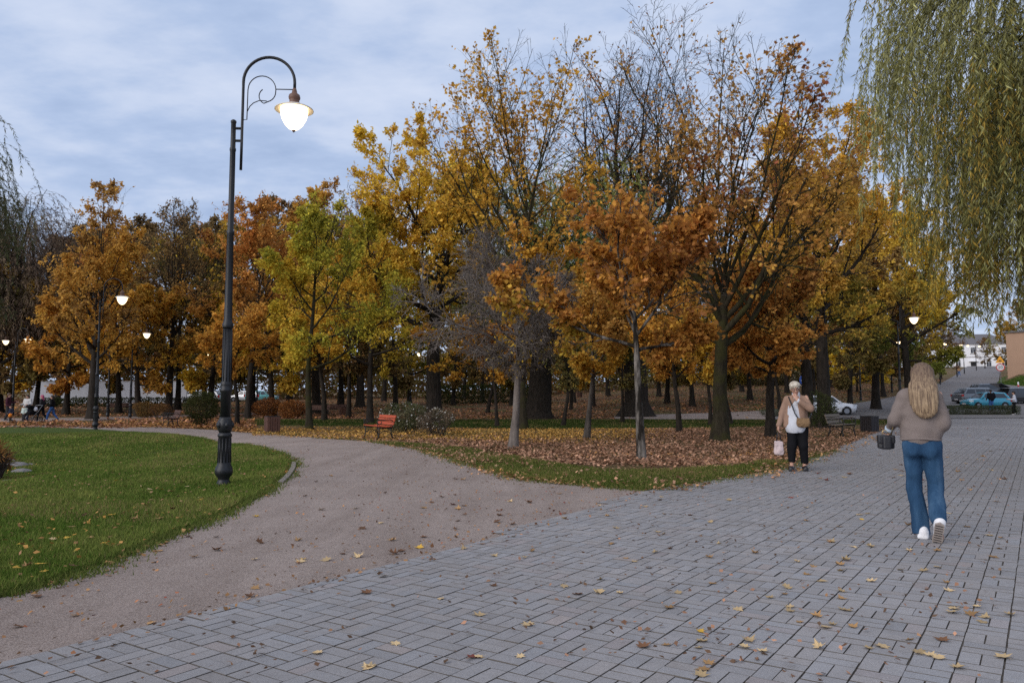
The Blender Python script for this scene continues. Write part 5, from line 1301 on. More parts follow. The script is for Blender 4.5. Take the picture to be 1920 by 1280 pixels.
# ------------------------------------------------------------------ people
def surface_nets(D, org, h):
    S = D < 0
    nx_, ny_, nz_ = D.shape
    c = np.zeros((nx_ - 1, ny_ - 1, nz_ - 1), int)
    offs = [(a, b, d) for a in (0, 1) for b in (0, 1) for d in (0, 1)]
    for (a, b, d) in offs: c += S[a:nx_ - 1 + a, b:ny_ - 1 + b, d:nz_ - 1 + d]
    act = (c > 0) & (c < 8)
    idx = np.full(act.shape, -1, int); ii = np.argwhere(act); idx[act] = np.arange(len(ii))
    acc = np.zeros((len(ii), 3)); cnt = np.zeros(len(ii))
    for a in offs:
        for ax in range(3):
            if a[ax] == 1: continue
            b = list(a); b[ax] = 1
            da = D[ii[:, 0] + a[0], ii[:, 1] + a[1], ii[:, 2] + a[2]]; db = D[ii[:, 0] + b[0], ii[:, 1] + b[1], ii[:, 2] + b[2]]
            m = (da < 0) != (db < 0); t = np.where(m, da / np.where(m, da - db, 1), 0)
            p = np.array(a, float)[None] + 0 * acc; p[:, ax] += t
            acc += p * m[:, None]; cnt += m
    V = (ii + acc / np.maximum(cnt, 1)[:, None]) * h + org
    Q = []
    for ax in range(3):
        sl0 = [slice(1, -1)] * 3; sl0[ax] = slice(0, -1)
        sl1 = [slice(1, -1)] * 3; sl1[ax] = slice(1, None)
        a = S[tuple(sl0)]; b = S[tuple(sl1)]
        for flip, m in ((False, a & ~b), (True, ~a & b)):
            k = np.argwhere(m)
            if not len(k): continue
            k = k + np.array([0 if i == ax else 1 for i in range(3)])
            u, v = [i for i in range(3) if i != ax]
            def cell(du, dv):
                q = k.copy(); q[:, u] -= du; q[:, v] -= dv; return idx[q[:, 0], q[:, 1], q[:, 2]]
            f = np.stack([cell(1, 1), cell(0, 1), cell(0, 0), cell(1, 0)], 1)
            if (ax == 1) != flip: f = f[:, ::-1]
            Q.append(f)
    Q = np.concatenate(Q); Q = Q[(Q >= 0).all(1)]
    return V, Q

def sdf_mesh(name, prims, h, mat, parent, k=.03, fold=0.0, ff=7.0, cut=(), fz=1.0, noise_fn=None):
    lo, hi = np.full(3, 1e9), np.full(3, -1e9)
    for p in prims:
        if p[0] == 'cap':
            for q, r in ((p[1], p[3]), (p[2], p[4])): lo = np.minimum(lo, np.array(q) - r); hi = np.maximum(hi, np.array(q) + r)
        else: lo = np.minimum(lo, np.array(p[1]) - max(p[2])); hi = np.maximum(hi, np.array(p[1]) + max(p[2]))
    lo -= .04 + h; hi += .04 + h
    n = np.ceil((hi - lo) / h).astype(int) + 1
    ax = [lo[i] + h * np.arange(n[i]) for i in range(3)]
    D = np.full(n, .2)
    def bbox(a, b):
        return tuple(slice(max(0, int((a[i] - lo[i]) / h) - 1), min(n[i], int((b[i] - lo[i]) / h) + 3)) for i in range(3))
    def ev(p, pad):
        if p[0] == 'cap':
            a, b, r0, r1 = np.array(p[1], float), np.array(p[2], float), p[3], p[4]; sq = p[5] if len(p) > 5 else (1, 1, 1)
            m = max(r0, r1) + pad; sl = bbox(np.minimum(a, b) - m, np.maximum(a, b) + m)
            P_ = np.stack(np.meshgrid(*[ax[i][sl[i]] for i in range(3)], indexing='ij'), -1); ba = b - a
            t = np.clip(((P_ - a) @ ba) / max(ba @ ba, 1e-9), 0, 1)
            return sl, np.linalg.norm((P_ - a - t[..., None] * ba) / np.array(sq), axis=-1) * min(sq) - (r0 + (r1 - r0) * t) * min(sq)
        c, r = np.array(p[1], float), np.array(p[2], float); m = max(r) + pad; sl = bbox(c - m, c + m)
        P_ = np.stack(np.meshgrid(*[ax[i][sl[i]] for i in range(3)], indexing='ij'), -1) - c
        if len(p) > 3 and p[3] is not None: P_ = P_ @ np.array(p[3].to_3x3() if hasattr(p[3], 'to_3x3') else p[3])
        if p[0] == 'box':
            q = np.abs(P_) - (r - .015); return sl, np.linalg.norm(np.maximum(q, 0), axis=-1) + np.minimum(q.max(-1), 0) - .015
        q0 = np.linalg.norm(P_ / r, axis=-1); q1 = np.linalg.norm(P_ / (r * r), axis=-1)
        return sl, q0 * (q0 - 1) / np.maximum(q1, 1e-6)
    for p in prims:
        sl, d = ev(p, .08); kk = p[6] if p[0] == 'cap' and len(p) > 6 else k
        a = D[sl]; hh = np.maximum(kk - np.abs(a - d), 0) / kk; D[sl] = np.minimum(a, d) - hh * hh * kk * .25
    for p in cut:
        sl, d = ev(p, .08); D[sl] = np.maximum(D[sl], -d)
    if fold:
        P_ = np.stack(np.meshgrid(*ax, indexing='ij'), -1)
        D = D + (vnoise(P_ * np.array([1, 1, fz]), ff) - .5) * fold * 2 + (vnoise(P_ * np.array([1, 1, fz]) + 5, ff * 2.3) - .5) * fold * .8
    if noise_fn is not None:
        P_ = np.stack(np.meshgrid(*ax, indexing='ij'), -1); D = D + noise_fn(P_)
    V, Q = surface_nets(D, lo, h)
    me = np_mesh(name, V, Q, np.full(len(Q), 4)); return finish(name, me, mat, parent, True)

def cloth(name, c, var=.25, scale=18, rough=.9, bump=.004, weave=120):
    t = NT(name); n = t.noise(scale, 6, .7); n2 = t.noise(weave, 3, .6); n3 = t.noise(3.5, 4, .6)
    col = t.mix(n, tuple(x * (1 - var) for x in c), tuple(x * (1 + var) for x in c))
    col = t.mix(t.math('MULTIPLY', n2, .5), col, tuple(x * .55 for x in c)); col = t.mix(t.math('MULTIPLY', n3, .35), col, tuple(min(1, x * 1.35) for x in c))
    return t.bsdf(col, rough, 0, .15, bump=n2, bdist=bump)
def hairmat(name, dark, light, roots=None):
    t = NT(name); mp = t.new('ShaderNodeMapping'); mp.inputs['Scale'].default_value = (1, 1, .06); t.lk(t.coord(), mp.inputs['Vector'])
    n = t.noise(70, 4, .7, mp.outputs[0]); c = t.ramp(n, [(.36, dark), (.64, light)])
    if roots:
        sx = t.new('ShaderNodeSeparateXYZ'); t.lk(t.coord(), sx.inputs[0]); c = t.mix(t.ramp(t.math('ADD', t.math('MULTIPLY', t.math('SUBTRACT', sx.outputs[2], 1.42), 4.0), t.math('MULTIPLY', n, .5)), [(.3, (0, 0, 0)), (1.0, (.62, .62, .62))]), c, roots)
    return t.bsdf(c, .5, 0, .35, bump=n, bdist=.01)
M['skin'] = simple('skin', (.50, .29, .21), .6, 0, .35, .08, 20)
M['hair_blonde'] = hairmat('blonde_hair', (.10, .06, .04), (.42, .30, .18), (.085, .05, .04)); M['hair_white'] = hairmat('white_hair', (.42, .36, .28), (.80, .74, .64)); M['hair_dark'] = hairmat('dark_hair', (.012, .009, .007), (.04, .03, .022)); M['hair_brown'] = hairmat('brown_hair', (.06, .035, .02), (.14, .085, .05)); M['hair_pink'] = hairmat('pink_hair', (.30, .04, .10), (.5, .10, .2))
M['sweater'] = cloth('taupe_sweater', (.225, .185, .17), .2, 30, bump=.006, weave=160)
def denim():
    t = NT('denim'); n = t.noise(9, 6, .65); n2 = t.noise(220, 3, .7); mp = t.new('ShaderNodeMapping'); mp.inputs['Scale'].default_value = (1, 1, .25); t.lk(t.coord(), mp.inputs['Vector']); n3 = t.noise(6, 5, .7, mp.outputs[0])
    c = t.ramp(n3, [(.3, (.016, .047, .10)), (.5, (.032, .085, .165)), (.72, (.085, .17, .28))]); c = t.mix(t.math('MULTIPLY', n2, .55), c, (.015, .035, .08))
    return t.bsdf(c, .9, 0, .15, bump=n2, bdist=.003)
M['denim'] = denim()
M['shoe_white'] = simple('white_shoe', (.78, .78, .80), .6, 0, .3, .06, 20); M['sole'] = simple('shoe_sole', (.36, .31, .28), .8, 0, .2, .2, 30); M['leather'] = simple('black_leather', (.016, .016, .02), .45, 0, .5, .3, 14, .002); M['chain'] = simple('gold_chain', (.55, .40, .18), .35, .8, .5, .2, 30)
M['black_cloth'] = cloth('black_cloth', (.009, .009, .011), .3); M['shirt_blue'] = cloth('pale_blue_shirt', (.42, .50, .60), .1); M['shirt_white'] = cloth('white_shirt', (.58, .60, .66), .1, bump=.002); M['jacket_pink'] = cloth('beige_pink_jacket', (.32, .205, .15), .22); M['bag_fur'] = cloth('tan_bag', (.26, .165, .09), .35, 30, bump=.012); M['tote'] = cloth('pale_tote', (.62, .50, .50), .3, 26)
M['maroon'] = cloth('maroon_cloth', (.06, .018, .03)); M['navy'] = cloth('navy_cloth', (.02, .024, .045)); M['cream'] = cloth('cream_cloth', (.55, .54, .53)); M['mint'] = cloth('pale_mint_cloth', (.48, .56, .52)); M['jeans_blue'] = cloth('blue_jeans', (.05, .12, .30)); M['tan_cloth'] = cloth('tan_cloth', (.32, .20, .11)); M['orange_cloth'] = cloth('orange_cloth', (.7, .22, .03)); M['charcoal'] = cloth('charcoal_cloth', (.035, .033, .036))

def hand_prims(w, dirv, palmn, s=1.0, curl=.55, thumb=1):
    """palm and five bent fingers from the wrist w along dirv; palmn is the palm's normal"""
    d = Vector(dirv).normalized(); n = Vector(palmn); n = (n - d * n.dot(d)).normalized(); sd = d.cross(n) * thumb
    w = Vector(w); pr = [('cap', tuple(w + d * .012), tuple(w + d * .075 * s), .024 * s, .026 * s)]
    pr += [('cap', tuple(w + d * .03 * s + sd * q * .018 * s), tuple(w + d * .085 * s + sd * q * .028 * s), .016 * s, .013 * s) for q in (-1, 1)]
    for i, (o, l) in enumerate(((.030, .064), (.011, .076), (-.010, .070), (-.029, .054))):
        p = w + d * .088 * s + sd * o * s; dd = d
        for j in range(3):
            dd = (dd + n * curl * (.55 + .12 * i)).normalized(); q = p + dd * l * s * (.45, .32, .25)[j]
            pr.append(('cap', tuple(p), tuple(q), .0088 * s, .0080 * s, (1, 1, 1), .006)); p = q
    p = w + d * .03 * s + sd * .026 * s; q = p + (d * .6 + sd * .75 + n * .2).normalized() * .04 * s; e = q + (d * .9 + sd * .15 + n * .45).normalized() * .032 * s
    pr += [('cap', tuple(p), tuple(q), .012 * s, .010 * s, (1, 1, 1), .01), ('cap', tuple(q), tuple(e), .0098 * s, .0085 * s, (1, 1, 1), .006)]
    return pr

def head_prims(c, fwd, up, s=1.0):
    c, f, u = Vector(c), Vector(fwd).normalized(), Vector(up); u = (u - f * u.dot(f)).normalized(); r = f.cross(u)
    R = Matrix((r, f, u)).transposed()
    at = lambda a, b, d: tuple(c + r * a * s + f * b * s + u * d * s)
    return [('ell', at(0, -.005, .02), (.074 * s, .094 * s, .095 * s), R), ('ell', at(0, .022, -.045), (.055 * s, .066 * s, .068 * s), R), ('ell', at(0, .066, -.086), (.025 * s, .022 * s, .02 * s), R),
            ('cap', at(0, .088, .018), at(0, .108, -.022), .0085 * s, .0135 * s, (1, 1, 1), .012), ('cap', at(-.03, .083, .034), at(.03, .083, .034), .009 * s, .009 * s, (1, 1, 1), .012),
            ('ell', at(.076, -.008, -.005), (.011 * s, .022 * s, .032 * s), R), ('ell', at(-.076, -.008, -.005), (.011 * s, .022 * s, .032 * s), R),
            ('ell', at(.036, .062, -.025), (.022 * s, .022 * s, .022 * s), R), ('ell', at(-.036, .062, -.025), (.022 * s, .022 * s, .022 * s), R)], at

def face_parts(at, s, parent, brow=M['hair_brown']):
    for q in (-1, 1):
        MB().ball(at(q * .032, .079, .018), .0115 * s, 10, 8).build('eye', M['white_paint'], parent, True)
        MB().ball(at(q * .032, .087, .016), .0062 * s, 8, 6).build('iris', M['black'], parent, True)
        MB().tube([at(q * .016, .091, .040), at(q * .032, .090, .044), at(q * .05, .080, .038)], .0034 * s, 6).build('eyebrow', brow, parent, True)
    MB().tube([at(-.022, .082, -.062), at(0, .091, -.059), at(.022, .082, -.062)], [.003 * s, .0058 * s, .003 * s], 6).build('mouth', M['lip'], parent, True)
M['lip'] = simple('lips', (.42, .13, .11), .5, 0, .4, .05)

# -- the long haired woman walking away ------------------------------------
wp = base(1735, 1012); wr = empty('person', (wp[0], wp[1], wp[2] + .018), math.radians(-29), 'woman with long blonde hair seen from behind in a taupe sweater and blue jeans', 'woman')
cap = lambda a, b, r0, r1, sq=(1, 1, 1), k=.03: ('cap', a, b, r0, r1, sq, k)
hc = (.03, .035, 1.545)
hp_, hat = head_prims(hc, (.06, 1, -.12), (0, .1, 1))
LE, LW = (-.225, -.02, 1.125), (-.285, .10, 1.03); RE, RW = (.19, -.01, 1.10), (.09, .22, 1.06)
LS, RS = (-.145, .0, 1.365), (.155, .0, 1.365)
body = hp_ + [cap((.015, 0, 1.36), (.028, .02, 1.47), .055, .052), cap((.01, 0, .95), (.01, 0, 1.30), .085, .12, (1, .7, 1)), cap(LS, LE, .042, .036), cap(LE, LW, .036, .024), cap(RS, RE, .042, .036), cap(RE, RW, .036, .024),
        cap((-.08, 0, .9), (-.078, .015, .48), .06, .042), cap((-.078, .015, .48), (-.028, -.02, .09), .042, .033), cap((.085, 0, .9), (.108, .01, .48), .06, .042), cap((.108, .01, .48), (.113, -.26, .18), .042, .032),
        cap((-.02, -.02, .06), (-.03, .12, .035), .03, .028), cap((.115, -.27, .14), (.135, -.20, .045), .03, .026)]
body += hand_prims(LW, (-.15, .35, -.8), (1, .1, 0), .95, .7, 1) + hand_prims(RW, (-.7, .55, .25), (0, -.3, 1), .95, .6, -1)
sdf_mesh('body', body, .0105, M['skin'], wr, .025)
sw = [cap((.0, .0, 1.02), (.01, .0, 1.25), .152, .142, (1.1, .76, 1), .05), cap((-.01, 0, .972), (.0, 0, 1.02), .153, .157, (1.1, .78, 1), .04), cap((-.09, -.005, 1.345), (.105, -.005, 1.345), .074, .074, (1, 1, 1), .06), cap((-.06, .0, 1.39), (.09, .0, 1.39), .06, .06, (1, 1, 1), .05), cap((.02, .0, 1.40), (.026, .01, 1.425), .068, .064, (1, 1, 1), .02),
      cap((-.135, 0, 1.345), LE, .066, .058, (1, 1, 1), .04), cap(LE, (-.274, .075, 1.055), .058, .044, (1, 1, 1), .03), cap((.145, 0, 1.345), RE, .066, .058, (1, 1, 1), .04), cap(RE, (.11, .19, 1.065), .063, .046, (1, 1, 1), .03)]
sw = sdf_mesh('sweater', sw, .0115, M['sweater'], wr, .04, .014, 8, fz=.9)
MB().tube([(.172 * 1.0 * math.cos(a) - .005, .122 * math.sin(a), .945 + .006 * math.sin(3 * a)) for a in np.linspace(0, 2 * PI, 40, endpoint=False)], .0125, 8, closed=True).build('hem_band', M['sweater'], sw, True)
MB().tube([(-.277, .080, 1.045), (-.292, .116, 1.0)], [.042, .038], 12).build('cuff', M['shirt_blue'], sw, True)
jn = [cap((-.07, -.005, .87), (.075, -.005, .87), .09, .09, (1, 1.1, 1), .06), cap((-.06, 0, .95), (.065, 0, .95), .092, .092, (1, .95, 1), .05), ('ell', (-.07, -.045, .84), (.08, .08, .10)), ('ell', (.078, -.045, .84), (.08, .08, .10)),
      cap((-.08, .0, .86), (-.078, .015, .47), .088, .068, (1, 1, 1), .02), cap((-.078, .015, .47), (-.030, -.02, .06), .068, .074, (1, 1.0, 1), .015), cap((.085, 0, .86), (.108, .01, .48), .088, .066, (1, 1, 1), .02), cap((.108, .01, .48), (.112, -.225, .235), .066, .068, (1, 1, 1), .015), cap((.112, -.21, .27), (.108, -.235, .215), .069, .066, (1.05, 1, 1), .015)]
jn = sdf_mesh('jeans', jn, .0105, M['denim'], wr, .04, .014, 9, fz=.8, cut=[('box', (0, 0, -.0), (.5, .6, .042))])
MB().tube([(-.155, -.03, .93), (-.08, -.085, .94), (.0, -.098, .94), (.09, -.085, .94), (.165, -.03, .93)], .012, 6).build('waistband', M['denim'], jn, True)
ls = sdf_mesh('shoe', [cap((-.012, -.045, .05), (-.025, .12, .04), .044, .042, (1, 1, 1)), ('ell', (-.012, -.06, .065), (.044, .046, .062)), ('box', (-.018, .035, .018), (.048, .135, .018))], .009, M['shoe_white'], wr, .02)
Rm = Matrix.Rotation(math.radians(62), 3, 'X')
sh_c = Vector((.118, -.275, .115))
fx_ = lambda p: tuple(sh_c + Matrix.Rotation(math.radians(9), 3, 'Y') @ (Matrix.Rotation(math.radians(-60), 3, 'X') @ Vector(p)))
rs_ = sdf_mesh('shoe', [cap(fx_((0, -.06, .035)), fx_((.0, .09, .03)), .044, .040, (1, 1, 1)), cap(fx_((0, -.075, .05)), fx_((0, -.03, .06)), .043, .045, (1, 1, 1))], .009, M['shoe_white'], wr, .02)
m = MB(); bm = bmesh.new()
ol = [(.040, -.09), (.042, -.03), (.036, .02), (.046, .08), (.036, .125), (0, .14), (-.04, .12), (-.046, .07), (-.036, .02), (-.040, -.03), (-.038, -.09), (0, -.115)]
for z in (-.012, -.030):
    for (a, b) in ol: m.v.append(fx_((a, b, z)))
nn = len(ol); m.f = [tuple(range(nn)), tuple(range(2 * nn - 1, nn - 1, -1))] + [(i, nn + i, nn + (i + 1) % nn, (i + 1) % nn) for i in range(nn)]
so_ = m.build('sole', M['sole'], rs_)
m = MB()
for b in np.linspace(-.08, .11, 8): m.tube([fx_((-.032, b, -.031)), fx_((.032, b, -.031))], .004, 5)
m.build('tread', M['leather'], so_)
hair_core = [('ell', (.03, .02, 1.57), (.098, .115, .115)), cap((.03, -.045, 1.56), (.035, -.105, 1.40), .095, .105, (1.0, .62, 1), .05), cap((.035, -.105, 1.42), (.045, -.135, 1.26), .103, .092, (1.06, .45, 1), .05), cap((.045, -.135, 1.28), (.052, -.14, 1.23), .09, .065, (1.0, .36, 1), .04)]
hr = sdf_mesh('hair', hair_core, .009, M['hair_blonde'], wr, .04, noise_fn=lambda p: .0018 * np.sin(p[..., 0] * 240 + 1.2 * np.sin(p[..., 2] * 5 + p[..., 0] * 9)) * (p[..., 1] < .06), cut=[('ell', (.035, .16, 1.50), (.075, .095, .12))])
rng = np.random.default_rng(15); m = MB()
for i in range(520):
    a = rng.uniform(-1.15, 1.15); sx = math.sin(a); cx_ = math.cos(a)
    top = Vector((.03 + .05 * sx, .0 - .02 * cx_, 1.685 - .02 * abs(sx))); ln = rng.uniform(1.185, 1.28) + .08 * abs(sx) ** 2
    w = .102 + rng.normal(0, .007); pts = [top, Vector((.03 + .098 * sx, -.005 - .09 * cx_, 1.61)), Vector((.031 + .107 * sx, -.03 - .085 * cx_, 1.50)), Vector((.036 + (w - .004) * sx, -.085 - .072 * cx_, 1.38)), Vector((.043 + w * sx, -.125 - .052 * cx_, 1.28)), Vector((.052 + (w - .02) * sx + rng.normal(0, .008), -.135 - .035 * cx_ + rng.normal(0, .006), ln))]
    m.tube(pts, [.0015, .0026, .0028, .0027, .0022, .0006], 4)
m.build('hair_strand', M['hair_blonde'], hr, True)['kind'] = 'stuff'
# her bag
bx = Vector((-.325, .05, .985))
R_ = Matrix.Rotation(math.radians(-29), 4, 'Z')
bw = Vector((wp[0], wp[1], wp[2] + .018)) + R_ @ Vector((-.315, .06, .90))
bg = empty('handbag', bw, math.radians(-29 + 14), 'black quilted handbag on a thin gold chain at the long haired woman\'s left side', 'handbag', None, .86)
b_ = sdf_mesh('bag_body', [('box', (0, 0, 0), (.045, .10, .075)), ('box', (0, 0, .0), (.085, .05, .072))], .008, M['leather'], bg, .03)
sdf_mesh('flap', [('box', (0, -.012, .035), (.092, .055, .05))], .008, M['leather'], bg, .02)
m = MB(); m.tube([(.05, -.03, .075), (.065, -.11, .20), (.095, -.155, .32), (.135, -.155, .44), (.165, -.12, .515), (.19, -.06, .545)], .0062, 6).tube([(-.04, 0, .08), (-.03, 0, .13), (.0, .0, .14), (.05, 0, .08)], .005, 6); m.build('chain', M['chain'], bg, True)

# -- the older woman walking towards the camera -----------------------------
op = base(1497, 884); orz = math.radians(161); orr = empty('person', (op[0], op[1], op[2] + .02), orz, 'older woman with short white hair in a beige pink jacket, one hand at her cheek', 'woman')
X = lambda cx_: (465 - cx_) / 610.0
hc = (.02, .055, 1.535); hp_, hat = head_prims(hc, (-.12, 1, -.42), (.12, .35, 1), 1.02)
LS, LE, LW = (-.17, .02, 1.365), (-.235, .14, 1.16), (-.02, .215, 1.305); RS, RE, RW = (.175, .02, 1.345), (.265, .01, 1.06), (.325, .08, .845)
body = hp_ + [cap((0, .01, 1.36), (.012, .035, 1.47), .056, .054), cap((0, 0, .92), (0, 0, 1.28), .12, .13, (1, .8, 1)), cap(LS, LE, .042, .037), cap(LE, LW, .036, .023), cap(RS, RE, .042, .037), cap(RE, RW, .036, .024),
        cap((-.085, 0, .85), (-.10, .02, .47), .08, .052), cap((-.10, .02, .47), (-.115, -.04, .08), .05, .034), cap((.085, 0, .85), (.10, .05, .47), .08, .052), cap((.10, .05, .47), (.115, .06, .08), .05, .034), cap((-.115, -.04, .07), (-.125, .09, .035), .034, .028), cap((.115, .06, .07), (.135, .19, .035), .034, .028)]
body += hand_prims(LW, (.42, -.18, .85), (.4, -.9, -.2), 1.0, .28, -1) + hand_prims(RW, (.1, .12, -1), (-1, .2, 0), 1.0, .8, 1)
bd = sdf_mesh('body', body, .0095, M['skin'], orr, .025)
face_parts(hat, 1.02, orr)
m = MB()
for q in (-1, 1):
    m.tube([hat(q * .034 + .021 * math.cos(a), .098, .014 + .017 * math.sin(a)) for a in np.linspace(0, 2 * PI, 14, endpoint=False)], .0028, 5, closed=True); m.tube([hat(q * .055, .096, .018), hat(q * .078, .04, .022), hat(q * .08, -.01, .015)], .0028, 5)
m.tube([hat(-.013, .101, .018), hat(.013, .101, .018)], .0025, 5); m.build('glasses', M['black'], orr, True)
hr = sdf_mesh('hair', [('ell', hat(0, -.018, .048), (.088, .105, .088)), ('ell', hat(.03, .055, .085), (.055, .045, .035)), ('ell', hat(-.03, .05, .085), (.05, .045, .034)), ('ell', hat(0, -.06, -.01), (.078, .062, .075)), ('ell', hat(.07, -.005, .04), (.022, .05, .05)), ('ell', hat(-.07, -.005, .04), (.022, .05, .05))], .0095, M['hair_white'], orr, .03, .010, 24)
m = MB(); rng = np.random.default_rng(8)
for i in range(90):
    a = rng.uniform(0, 2 * PI); q = rng.random() ** .5; p = Vector(hat(.075 * q * math.cos(a), -.01 + .09 * q * math.sin(a), .05 + .085 * math.sqrt(max(0, 1 - q * q))))
    o_ = Vector(hat(.12 * q * math.cos(a), .02 + .12 * q * math.sin(a), .06 + .07 * math.sqrt(max(0, 1 - q * q)) - .03 * q)); m.tube([p, (p + o_) / 2 + Vector((0, 0, .008)), o_], [.006, .005, .001], 4)
m.build('hair_lock', M['hair_white'], hr, True)['kind'] = 'stuff'
tr_ = [cap((-.08, 0, .82), (.08, 0, .82), .105, .105, (1, 1, 1), .06), cap((-.09, 0, .82), (-.10, .02, .47), .108, .085, (1, 1, 1), .04), cap((-.10, .02, .47), (-.112, -.035, .17), .085, .066, (1, 1, 1), .03), cap((.09, 0, .82), (.10, .05, .47), .108, .085, (1, 1, 1), .04), cap((.10, .05, .47), (.112, .055, .19), .085, .066, (1, 1, 1), .03)]
sdf_mesh('trousers', tr_, .011, M['black_cloth'], orr, .04, .010, 9, fz=.5, cut=[('box', (-.112, -.03, .05), (.11, .2, .085)), ('box', (.112, .055, .06), (.11, .2, .095))])
shirt = [cap((.01, .01, .86), (0, .01, 1.24), .172, .145, (1.08, .86, 1), .05), cap((.02, .015, .80), (.02, .01, .86), .185, .178, (1.05, .85, 1), .04), cap((-.09, .0, 1.31), (.09, 0, 1.31), .07, .07, (1, 1, 1), .05), cap((.0, .01, 1.38), (.008, .03, 1.43), .07, .074, (1, 1, 1), .02)]
st = sdf_mesh('shirt', shirt, .0115, M['shirt_white'], orr, .04, .012, 8, fz=.5, cut=[('box', (0, 0, .60), (.5, .5, .10)), ('ell', (.01, .09, 1.44), (.045, .05, .06))])
for z in (1.24, 1.14, 1.04, .94): MB().ball((.03, .165 + (.0 if z > 1.1 else .0), z), .008, 8, 6).build('button', M['white_paint'], st, True)
cu_ = MB().tube([tuple(Vector(LE).lerp(Vector(LW), .86)), tuple(Vector(LE).lerp(Vector(LW), 1.06))], [.042, .046], 12).build('cuff', M['shirt_white'], st, True)
jk = [cap((0, -.0, .88), (0, -.005, 1.25), .198, .165, (1.06, .82, 1), .04), cap((-.10, -.005, 1.325), (.10, -.005, 1.325), .076, .076, (1, 1, 1), .05), cap((-.155, .0, 1.325), LE, .07, .068, (1, 1, 1), .03), cap(LE, tuple(Vector(LE).lerp(Vector(LW), .84)), .069, .05, (1, 1, 1), .02), cap((.16, 0, 1.315), RE, .07, .062, (1, 1, 1), .03), cap(RE, tuple(Vector(RE).lerp(Vector(RW), .97)), .062, .045, (1, 1, 1), .02), cap((.205, .02, .84), (.19, .02, 1.1), .045, .045, (1, 1, 1), .03), cap((0, -.03, 1.38), (0, -.03, 1.42), .085, .08, (1, 1, 1), .03)]
jk = sdf_mesh('jacket', jk, .0115, M['jacket_pink'], orr, .04, .012, 8, fz=.7, cut=[cap((.06, .2, .70), (.02, .2, 1.34), .13, .055, (1, 1.5, 1)), ('ell', (.0, .12, 1.42), (.085, .11, .10)), ('box', (-.02, 0, .60), (.235, .5, .135))])
for q, yy in ((-1, -.04), (1, .06)):
    s_ = sdf_mesh('shoe', [cap((q * .115, yy - .04, .055), (q * .13, yy + .13, .042), .048, .046), ('ell', (q * .115, yy - .05, .07), (.047, .05, .07)), ('box', (q * .122, yy + .035, .018), (.05, .135, .018))], .0095, M['leather'], orr, .02)
# things she carries
Ro = Matrix.Rotation(orz, 4, 'Z'); ow = lambda p: Vector((op[0], op[1], op[2] + .02)) + Ro @ Vector(p)
cb = empty('shoulder_bag', ow((-.105, .205, .905)), orz, 'tan furry shoulder bag across the older woman\'s front', 'bag')
sdf_mesh('bag_body', [('box', (0, 0, 0), (.105, .045, .075)), ('ell', (0, .0, -.02), (.115, .055, .075))], .01, M['bag_fur'], cb, .04, .010, 22)
MB().tube([(.08, .0, .06), (.14, -.0, .16), (.2, -.06, .34), (.245, -.14, .475)], .013, 6).tube([(-.09, 0, .05), (-.13, -.05, .12), (-.15, -.14, .16)], .013, 6).build('strap', M['leather'], cb, True)
tb = empty('tote_bag', ow((.335, .09, .42)), orz + .3, 'pale patterned tote bag hanging from the older woman\'s lowered hand', 'bag')
sdf_mesh('bag_body', [('box', (0, 0, .0), (.075, .035, .125)), ('ell', (0, 0, -.07), (.08, .05, .07))], .01, M['tote'], tb, .04, .012, 14)
MB().tube([(-.045, 0, .11), (-.03, 0, .22), (0, 0, .315), (.03, 0, .22), (.045, 0, .11)], .011, 6).build('handle', M['leather'], tb, True)

